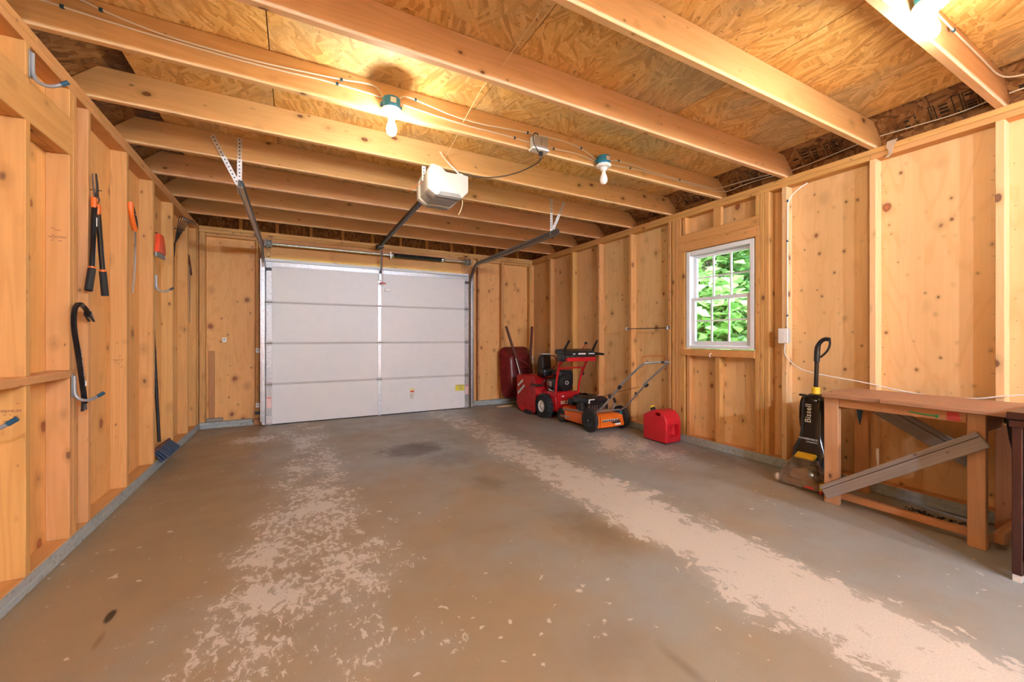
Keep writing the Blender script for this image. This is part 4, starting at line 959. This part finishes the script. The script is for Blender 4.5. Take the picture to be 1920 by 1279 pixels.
for s_ in (-1, 1):
    B().tube([(s_*.245, -.44, .895), (s_*.25, -.52, .90), (s_*.25, -.66, .895)], .017, 12).done('hand_grip', 'black_rubber', sb, True, **L_)
    B().tube([(s_*.24, -.44, .92), (s_*.235, -.50, 1.0), (s_*.23, -.56, 1.075)], [.018, .015, .014], 10).done('clutch_lever', 'black_plastic', sb, True, **L_)
B().tube([(.10, -.40, .95), (.13, -.44, 1.03)], .006, 8).done('shift_lever', 'red_paint', sb, True, **L_); B().ball((.132, -.443, 1.04), (.024, .02, .018)).done('shift_knob', 'black_plastic', sb, True, **L_)

# ------------------------------------------------------------------ lawn mower (forward is +y)
mw = thing('lawn_mower', 'orange push mower with black engine and grey tube handle', 'mower', (4.335, 3.79, 0))
for x in (-.24, .24): wheel(mw, x, 0, .138, .05, .075, False, 'black_plastic')
for x in (-.20, .20): wheel(mw, x, .62, .092, .045, .05, False, 'black_plastic')
def oval(z, hw, y0, y1, r=.12):
    out = []
    for sx_, sy_, a0 in ((1, 1, 0), (-1, 1, PI/2), (-1, -1, PI), (1, -1, 1.5*PI)):
        rr = r*1.3 if sy_ > 0 else r*.35
        for i in range(7):
            a = a0+PI/2*i/6; out.append(Vector((sx_*(hw-rr)+rr*math.cos(a), ((y1-rr) if sy_ > 0 else (y0+rr))+rr*math.sin(a), z)))
    return out
dk = B().loft([oval(.055, .215, -.10, .74), oval(.075, .222, -.105, .745), oval(.17, .212, -.09, .735), oval(.195, .19, -.06, .71), oval(.20, .14, 0, .64)]).done('deck', 'orange_paint', mw, True, local=True, angle=.7)
B().box(-.17, .17, -.112, -.1055, .06, .19).bevel(.004).done('rear_flap', 'orange_paint', dk, local=True)
b = B().box(-.145, .11, -.1140, -.1125, .125, .150); b.done('brand_panel', 'print_black', dk, local=True)
b = B(); rn = random.Random(4)
for i in range(9): b.box(-.14+.027*i, -.121+.027*i, -.1148, -.1143, .139+.003*(i % 2), .150)
for i in range(7): b.box(-.12+.03*i, -.11+.03*i, -.1148, -.1143, .126, .131+.003*(i % 3))
b.done('brand_marks', 'label_white', dk, local=True)
b = B().box(.0, .13, -.1142, -.1125, .098, .122).done('brand_panel', 'print_black', dk, local=True); B().box(.05, .135, -.1148, -.1143, .075, .097).done('decal', 'label_white', dk, local=True)
B().box(-.2245, -.2225, .44, .56, .085, .105).done('side_lettering', 'print_gray', dk, local=True)
B().tube([(-.20, .02, .20), (-.225, .2, .215), (-.225, .5, .19), (-.205, .62, .16)], .010, 8, 1).done('side_bar', 'tip_gray', mw, True, local=True)
B().prism([(-.185, .13), (.185, .13), (.19, .24), (-.16, .26)], lambda a, c_, d: (a, d, c_), -.11, -.106).done('rear_door', 'orange_paint', mw, local=True) if False else None
en = B().lathe([(.15, .20), (.155, .22), (.155, .27), (.14, .285)], (0, .33, 0), (0, 0, 1), 24).done('engine', 'dark_steel', mw, True, local=True, angle=.7)
B().loft([oval(.29, .165, .13, .55), oval(.345, .165, .12, .55), oval(.375, .14, .15, .52), oval(.385, .09, .22, .46)]).done('engine_cover', 'black_plastic', en, True, local=True, angle=.8)
b = B()
for i in range(8): b.box(-.16+.04*i, -.14+.04*i, .115, .15, .225, .285)
b.done('cooling_fins', 'galv_dark', en, local=True)
B().obox((-.11, .128, .335), (.09, .006, .05), Euler((.12, 0, 0)).to_matrix()).done('decal', 'label_white', en, local=True); B().obox((.06, .25, .383), (.10, .08, .003)).done('decal', 'label_pink', en, local=True)
B().cyl((-.19, .22, .22), (-.19, .22, .32), .045, n=16).done('muffler', 'black_plastic', en, True, local=True); B().obox((-.12, .50, .28), (.10, .10, .08)).bevel(.015, 2).done('fuel_tank', 'black_plastic', en, True, local=True)
for s_ in (-1, 1):
    B().tube([(s_*.205, .02, .165), (s_*.20, -.05, .235), (s_*.195, -.14, .285), (s_*.19, -.26, .40), (s_*.19, -.47, .60)], .011, 10, 1).done('lower_handle', 'gray_tube', mw, True, local=True)
    B().obox((s_*.20, -.30, .455), (.03, .03, .045)).bevel(.006).done('clamp_knob', 'black_plastic', mw, local=True)
    B().obox((s_*.20, -.455, .575), (.03, .05, .035), Euler((-.7, 0, 0)).to_matrix()).bevel(.006).done('hinge_knob', 'black_plastic', mw, local=True)
B().tube([(-.182, -.43, .58), (-.185, -.74, .825), (-.18, -.79, .852), (-.15, -.805, .858), (.15, -.805, .858), (.18, -.79, .852), (.185, -.74, .825), (.182, -.43, .58)], .0115, 10, 1).done('upper_handle', 'gray_tube', mw, True, local=True)
B().cyl((.03, -.805, .858), (.08, -.805, .858), .0122, n=10).done('handle_sticker', 'print_black', mw, True, local=True)
B().tube([(-.195, -.03, .235), (.195, -.03, .235)], .010, 10).done('handle_cross_tube', 'gray_tube', mw, True, local=True)
B().tube([(.0, .15, .36), (.06, -.1, .46), (.178, -.36, .545)], .003, 6, 1).done('starter_rope', 'handle_wood', mw, local=True)
B().tube([(.09, -.03, .25), (.09, -.05, .30), (.085, -.06, .34)], .008, 8).done('height_lever', 'tip_gray', mw, True, local=True); B().obox((.083, -.065, .36), (.03, .025, .07), Euler((0, -.4, 0)).to_matrix()).bevel(.01, 2).done('lever_grip', 'black_plastic', mw, True, local=True)
B().box(.18, .215, -.06, .06, .14, .22).bevel(.008).done('wheel_bracket', 'tip_blue', mw, local=True)

# ------------------------------------------------------------------ gas can
gc = thing('gas_can', 'red plastic gas can with yellow spout cap on the floor under the window', 'gas can', (4.53, 3.1, 0))
pf = [(2.95, .01), (2.95, .235), (2.975, .29), (3.02, .33), (3.10, .345), (3.15, .335), (3.265, .275), (3.27, .26), (3.27, .01)]
body = B().prism(pf, lambda a, c_, d: (d, a, c_), 4.415, 4.64).bevel(.026, 4, .4).done('body', 'red_plastic', gc, True, angle=.9)
cut(body, [B().box(4.455-4.53, 4.60-4.53, 2.90-3.1, 3.015-3.1, .075, .205).bevel(.02, 3), B().box(4.3-4.53, 4.76-4.53, 3.03-3.1, 3.10-3.1, .285, .318).bevel(.012, 2)])
body.data.materials.clear(); body.data.materials.append(MATS['red_plastic']); body.data.set_sharp_from_angle(angle=.7)
B().cyl((4.53, 3.215, .30), (4.53, 3.24, .335), .026, n=16).done('spout_collar', 'black_plastic', gc, True); B().lathe([(.027, 0), (.028, .012), (.02, .022), (.008, .026)], (4.53, 3.242, .337), (0, .58, .81), 16).done('spout_cap', 'yellow', gc, True)

# ------------------------------------------------------------------ carpet cleaner (faces -x)
cc_ = thing('carpet_cleaner', 'black upright carpet cleaner with yellow trim and clear nozzle beside the workbench', 'carpet cleaner', (4.42, 1.65, 0))
def sec(x0, x1, y0, y1, z, r=.03, n=4):
    out = []
    for sx_, sy_, a0 in ((1, 1, 0), (-1, 1, PI/2), (-1, -1, PI), (1, -1, 1.5*PI)):
        cx_, cy_ = (x1-r if sx_ > 0 else x0+r), (y1-r if sy_ > 0 else y0+r)
        for i in range(n+1): a = a0+PI/2*i/n; out.append(Vector((cx_+r*math.cos(a), cy_+r*math.sin(a), z)))
    return out
yc = 1.645
B().loft([sec(4.42, 4.60, yc-.115, yc+.115, .06, .04), sec(4.42, 4.60, yc-.12, yc+.12, .20, .04), sec(4.43, 4.60, yc-.115, yc+.115, .27, .04), sec(4.45, 4.60, yc-.085, yc+.085, .345, .04), sec(4.46, 4.60, yc-.078, yc+.078, .40, .035), sec(4.475, 4.60, yc-.075, yc+.075, .62, .035), sec(4.485, 4.595, yc-.06, yc+.06, .66, .03), sec(4.51, 4.575, yc-.03, yc+.03, .685, .02)]).done('body', 'black_gloss', cc_, True, angle=.8)
B().cyl((4.545, yc, .675), (4.548, yc, .735), .028, n=18).done('collar', 'yellow', cc_, True)
B().tube([(4.547, yc, .73), (4.565, yc-.0, 1.0)], .0145, 12).done('handle_tube', 'black_gloss', cc_, True)
B().tube([(4.56, yc, .93), (4.566, yc, 1.03), (4.565, yc-.015, 1.075), (4.562, yc-.05, 1.105), (4.56, yc-.085, 1.10)], [.019, .02, .02, .019, .015], 12, 1).done('handle_grip', 'black_plastic', cc_, True)
B().tube([(4.56, yc-.085, 1.10), (4.56, yc-.088, 1.06), (4.56, yc-.07, 1.01), (4.562, yc-.025, .965)], .008, 8, 2).done('handle_trigger', 'black_plastic', cc_, True)
b = B()
for i in range(7): 
    dx = -.022+.008*i; b.tube([(4.56+dx, yc+.088, .65), (4.56+dx, yc+.105+.004*(i % 3), .60), (4.56+dx, yc+.108+.005*(i % 2), .45), (4.56+dx, yc+.09, .375)], .0055, 6, 1)
b.done('cord_bundle', 'cord_black', cc_, True)
B().box(4.54, 4.57, yc+.07, yc+.118, .655, .67).bevel(.004).done('cord_hook', 'black_plastic', cc_)
text('lettering', 'Bissell', .058, (4.4655, yc+.012, .54), (.06, 0, 1), (0, 1, 0), 'label_white', cc_, sx=1.0, thick=.0012)
text('lettering', 'POWERFORCE', .0195, (4.4445, yc+.004, .348), (0, -1, 0), (-.15, 0, 1), 'label_white', cc_)
text('lettering', 'POWERBRUSH', .0115, (4.4425, yc-.022, .328), (0, -1, 0), (-.15, 0, 1), 'label_white', cc_)
B().box(4.33, 4.56, yc-.135, yc+.135, .006, .055).bevel(.012, 2).done('nozzle_base', 'cleaner_tank', cc_, True)
hood = B().loft([sec(4.285, 4.44, yc-.14, yc+.14, .018, .03), sec(4.285, 4.44, yc-.14, yc+.14, .06, .03), sec(4.30, 4.44, yc-.13, yc+.13, .10, .03), sec(4.335, 4.435, yc-.105, yc+.105, .17, .03), sec(4.375, 4.43, yc-.08, yc+.08, .215, .022)]).done('clear_hood', 'clear_plastic', cc_, True, angle=.6)
B().loft([sec(4.34, 4.42, yc-.09, yc+.10, .06, .03), sec(4.36, 4.42, yc-.07, yc+.07, .13, .02)]).done('suction_channel', 'cleaner_tank', cc_, True)
B().obox((4.375, yc-.07, .13), (.05, .07, .10)).bevel(.015, 2).done('brush_motor', 'black_plastic', cc_, True)
B().obox((4.40, yc, .225), (.06, .13, .022), Euler((0, -.5, 0)).to_matrix()).bevel(.006, 2).done('hood_latch', 'yellow', cc_, True)
B().box(4.29, 4.40, yc-.158, yc-.141, .03, .08).bevel(.004).done('side_trim', 'yellow', cc_); B().box(4.288, 4.33, yc-.157, yc-.141, .008, .029).bevel(.003).done('side_trim', 'print_red', cc_)
for s_ in (-1, 1): B().cyl((4.57, yc+s_*.11, .045), (4.57, yc+s_*.135, .045), .045, n=18).done('wheel', 'black_plastic', cc_, True)
B().ball((4.31, yc+.15, .045), (.03, .02, .03)).done('side_roller', 'cleaner_tank', cc_, True)
B().box(4.2835, 4.285, yc-.11, yc-.05, .03, .045).done('decal', 'print_red', cc_)

# ------------------------------------------------------------------ workbench
wk = thing('workbench', 'rough wooden workbench with weathered diagonal braces against the right wall', 'workbench', (4.43, 1.05, 0))
fx = 4.20
def bb_(nm, *a, mat='bench', bev=.003): return board(wk, nm, *a, mat, bev)
bb_('leg', fx, fx+.04, 1.352, 1.434, 0, .712, mat='benchleg'); bb_('leg', fx, fx+.04, .70, .768, 0, .712, mat='benchleg')
bb_('leg', 4.625, 4.665, 1.352, 1.434, 0, .712); bb_('leg', 4.625, 4.665, .66, .76, 0, .712)
bb_('leg', fx+.0405, fx+.085, 1.40, 1.436, .02, .712); 
bb_('apron', fx+.002, fx+.04, .77, 1.35, .655, .711); bb_('apron', 4.63, 4.665, .765, 1.35, .62, .711); bb_('side_rail', fx+.043, 4.622, .70, .738, .62, .71); bb_('side_rail', fx+.09, 4.622, 1.39, 1.43, .62, .71)
tops = [(4.165, 4.33, .598, 1.43), (4.333, 4.50, .58, 1.46), (4.503, 4.672, .56, 1.45)]
for i, (a, b_, c0, c1) in enumerate(tops): bb_('top_plank', a, b_, c0, c1, .713, .742, mat='benchtop')
bb_('top_strip', 4.15, 4.164, .60, 1.12, .716, .738, mat='benchtop')
bb_('bottom_rail', fx+.045, fx+.083, .70, 1.39, .035, .075); bb_('bottom_side_rail', fx+.085, 4.66, .655, .695, .03, .085)
def brace(a, b_, x, w, mat='weathered_y'):
    a, b_ = Vector((x, *a)), Vector((x, *b_)); d = (b_-a); ang = math.atan2(d.z, d.y); L = d.length
    b = B().obox((0, 0, 0), (.020, L, w)).bevel(.003)
    g = B()
    o = b.done('diagonal_brace', mat, wk, local=True); o.location = (a+b_)/2-gloc(wk); o.rotation_euler = (ang, 0, 0)
    me = o.data
    gl_ = B().obox((-.0105, 0, -w*.2), (.0012, L*.995, .004)).done('groove', 'print_black', o, local=True)
    return o
brace((1.430, .066), (.706, .585), fx-.012, .088)
brace((1.34, .66), (.81, .36), 4.612, .11)
b = B().prism([(.79, .66), (.845, .66), (.845, .71), (.80, .71)], lambda a, c_, d: (d, a, c_), fx+.0005, fx+.0018).done('paint_mark', 'red_mark', wk)
b = B(); b.tube([(fx+.0, .885, .674), (fx+.0, .94, .676), (fx+.0, 1.0, .68)], .004, 6); b.ball((fx, .883, .674), (.002, .008, .010)); b.done('paint_mark', 'green_mark', wk, True)
B().obox((fx+.0, .84, .713), (.004, .012, .006)).done('wood_chip', 'label_white', wk)
t = thing('putty_knife', 'blue tapered tool hanging under the bench top behind the left leg', 'tool', (4.55, 1.36, .5)); B().prism([(1.345, .66), (1.385, .66), (1.375, .56), (1.362, .50), (1.352, .56)], lambda a, c_, d: (d, a, c_), 4.52, 4.535).bevel(.003).done('body', 'box_blue' if False else 'tip_blue', t)
B().box(4.50, 4.55, 1.345, 1.386, .661, .712).done('hanger', 'dark_steel', t)
t = thing('shelf_bracket', 'black tapered metal bracket hanging at the end of the workbench', 'bracket', (4.50, .645, .5))
B().prism([(.615, .70), (.70-.01, .70), (.675, .56), (.655, .45), (.645, .45), (.632, .56)], lambda a, c_, d: (d, a, c_), 4.46, 4.475).bevel(.003).done('plate', 'black_plastic', t); B().box(4.44, 4.50, .61, .69, .645, .71).bevel(.004).done('mount', 'dark_steel', t)
t = thing('yellow_board', 'short yellow pine board standing against the wall behind the workbench', 'board', (RW-.02, .66, 0)); board(t, 'board', RW-.028, RW-.008, .615, .70, .002, .40, 'lumber')
t = thing('bark_debris', 'crumbs of dry debris on the floor behind the bench rail', 'debris', (4.55, 1.0, 0)); b = B(); rn = random.Random(9)
for i in range(60): b.obox((rn.uniform(4.50, 4.57), rn.gauss(1.0, .09), .0035), (rn.uniform(.004, .016), rn.uniform(.004, .016), .005), Euler((0, 0, rn.uniform(0, 3))).to_matrix())
o = b.done('crumbs', 'print_black', t); o['kind'] = 'stuff'

# ------------------------------------------------------------------ dark cabinet at the right edge
cb = thing('cabinet', 'dark brown cabinet with black glass front beyond the workbench', 'cabinet', (4.2, .29, 0))
for y in (.04, .53):
    for x in (3.93, 4.42): B().box(x, x+.035, y, y+.032, .03, .735).bevel(.003).done('post', 'dark_brown', cb); B().box(x+.002, x+.033, y+.002, y+.03, 0, .03).done('foot', 'galv_white', cb)
B().box(3.915, 4.47, .025, .577, .74, .775).bevel(.006, 2).done('top', 'dark_brown', cb); B().box(3.922, 4.463, .032, .57, .705, .739).bevel(.003).done('top_rail', 'dark_brown', cb)
B().box(3.932, 3.963, .073, .529, .10, .16).bevel(.003).done('bottom_rail', 'dark_brown', cb)
dr = B().box(3.942, 3.952, .074, .528, .161, .704).done('door', 'cabinet_glass', cb); B().cyl((3.93, .12, .42), (3.942, .12, .42), .01, n=12).done('knob', 'steel', dr)
B().box(3.966, 4.42, .533, .558, .10, .704).done('side_panel', 'dark_brown', cb); B().box(3.966, 4.42, .044, .07, .10, .704).done('side_panel', 'dark_brown', cb); B().box(4.425, 4.45, .073, .529, .10, .704).done('back_panel', 'dark_brown', cb); B().box(3.966, 4.42, .073, .529, .10, .12).done('bottom_panel', 'dark_brown', cb)

# ------------------------------------------------------------------ trees outside the window
def tree(x, y, h, r, seed, nleaf, zlow):
    rn = random.Random(seed)
    t = thing('broadleaf_tree', 'leafy green tree growing outside beyond the window', 'tree', (x, y, -.125), group='trees outside the window')
    b = B(); b.tube([(x, y, -.13), (x+.1, y+.05, h*.35), (x-.05, y, h*.8)], [.16, .12, .05], 10, 1)
    for i in range(7):
        a = rn.uniform(0, 6.28); z = h*rn.uniform(.25, .65); b.tube([(x, y, z), (x+r*.5*math.cos(a), y+r*.5*math.sin(a), z+.4), (x+r*.8*math.cos(a), y+r*.8*math.sin(a), z+.7)], [.05, .03, .012], 6)
    b.done('trunk', 'bark', t, True)
    vs_, fs_ = [], []
    cl = [(rn.uniform(-1, 1), rn.uniform(-1, 1), rn.uniform(-1, 1)) for _ in range(70)]
    for i in range(int(nleaf*1.25)):
        c_ = cl[i % 70]; cx_, cy_ = x+c_[0]*r*.85+rn.gauss(0, .22), y+c_[1]*r*.85+rn.gauss(0, .22)
        cz_ = zlow+(h-zlow)*(c_[2]*.5+.5)+rn.gauss(0, .2); s_ = rn.uniform(.09, .17)
        e = Euler((rn.uniform(-.9, .9), rn.uniform(-.9, .9), rn.uniform(0, 6.28))).to_matrix(); o_ = Vector((cx_, cy_, cz_)); k0 = len(vs_)
        for p in ((0, -s_, 0), (s_*.62, -.1*s_, .12*s_), (0, s_, -.1*s_), (-s_*.62, -.1*s_, .12*s_)): vs_.append(o_+e @ Vector(p))
        fs_ += [(k0, k0+1, k0+2), (k0, k0+2, k0+3)]
    b = B(); me = bpy.data.meshes.new('foliage'); me.from_pydata([v-Vector((x, y, -.125)) for v in vs_], [], fs_); me.materials.append(MATS['leaf'])
    b.bm.free(); o = bpy.data.objects.new('foliage', me); COL.objects.link(o); o.parent = t; o['kind'] = 'stuff'
for i, (x, y, h, r, n_, zl) in enumerate(((9.0, 5.8, 5.2, 1.45, 8000, .7), (9.0, 9.4, 5.0, 1.45, 7000, .5), (9.0, 2.2, 5.0, 1.45, 5000, .5), (13.2, 5.2, 7.5, 2.0, 9000, .3), (13.2, 10.0, 7.5, 2.0, 9000, .3), (18., 8.4, 9.5, 2.4, 9000, .2), (18., 14., 9.5, 2.4, 8000, .2))): tree(x, y, h, r, 20+i, n_, zl)
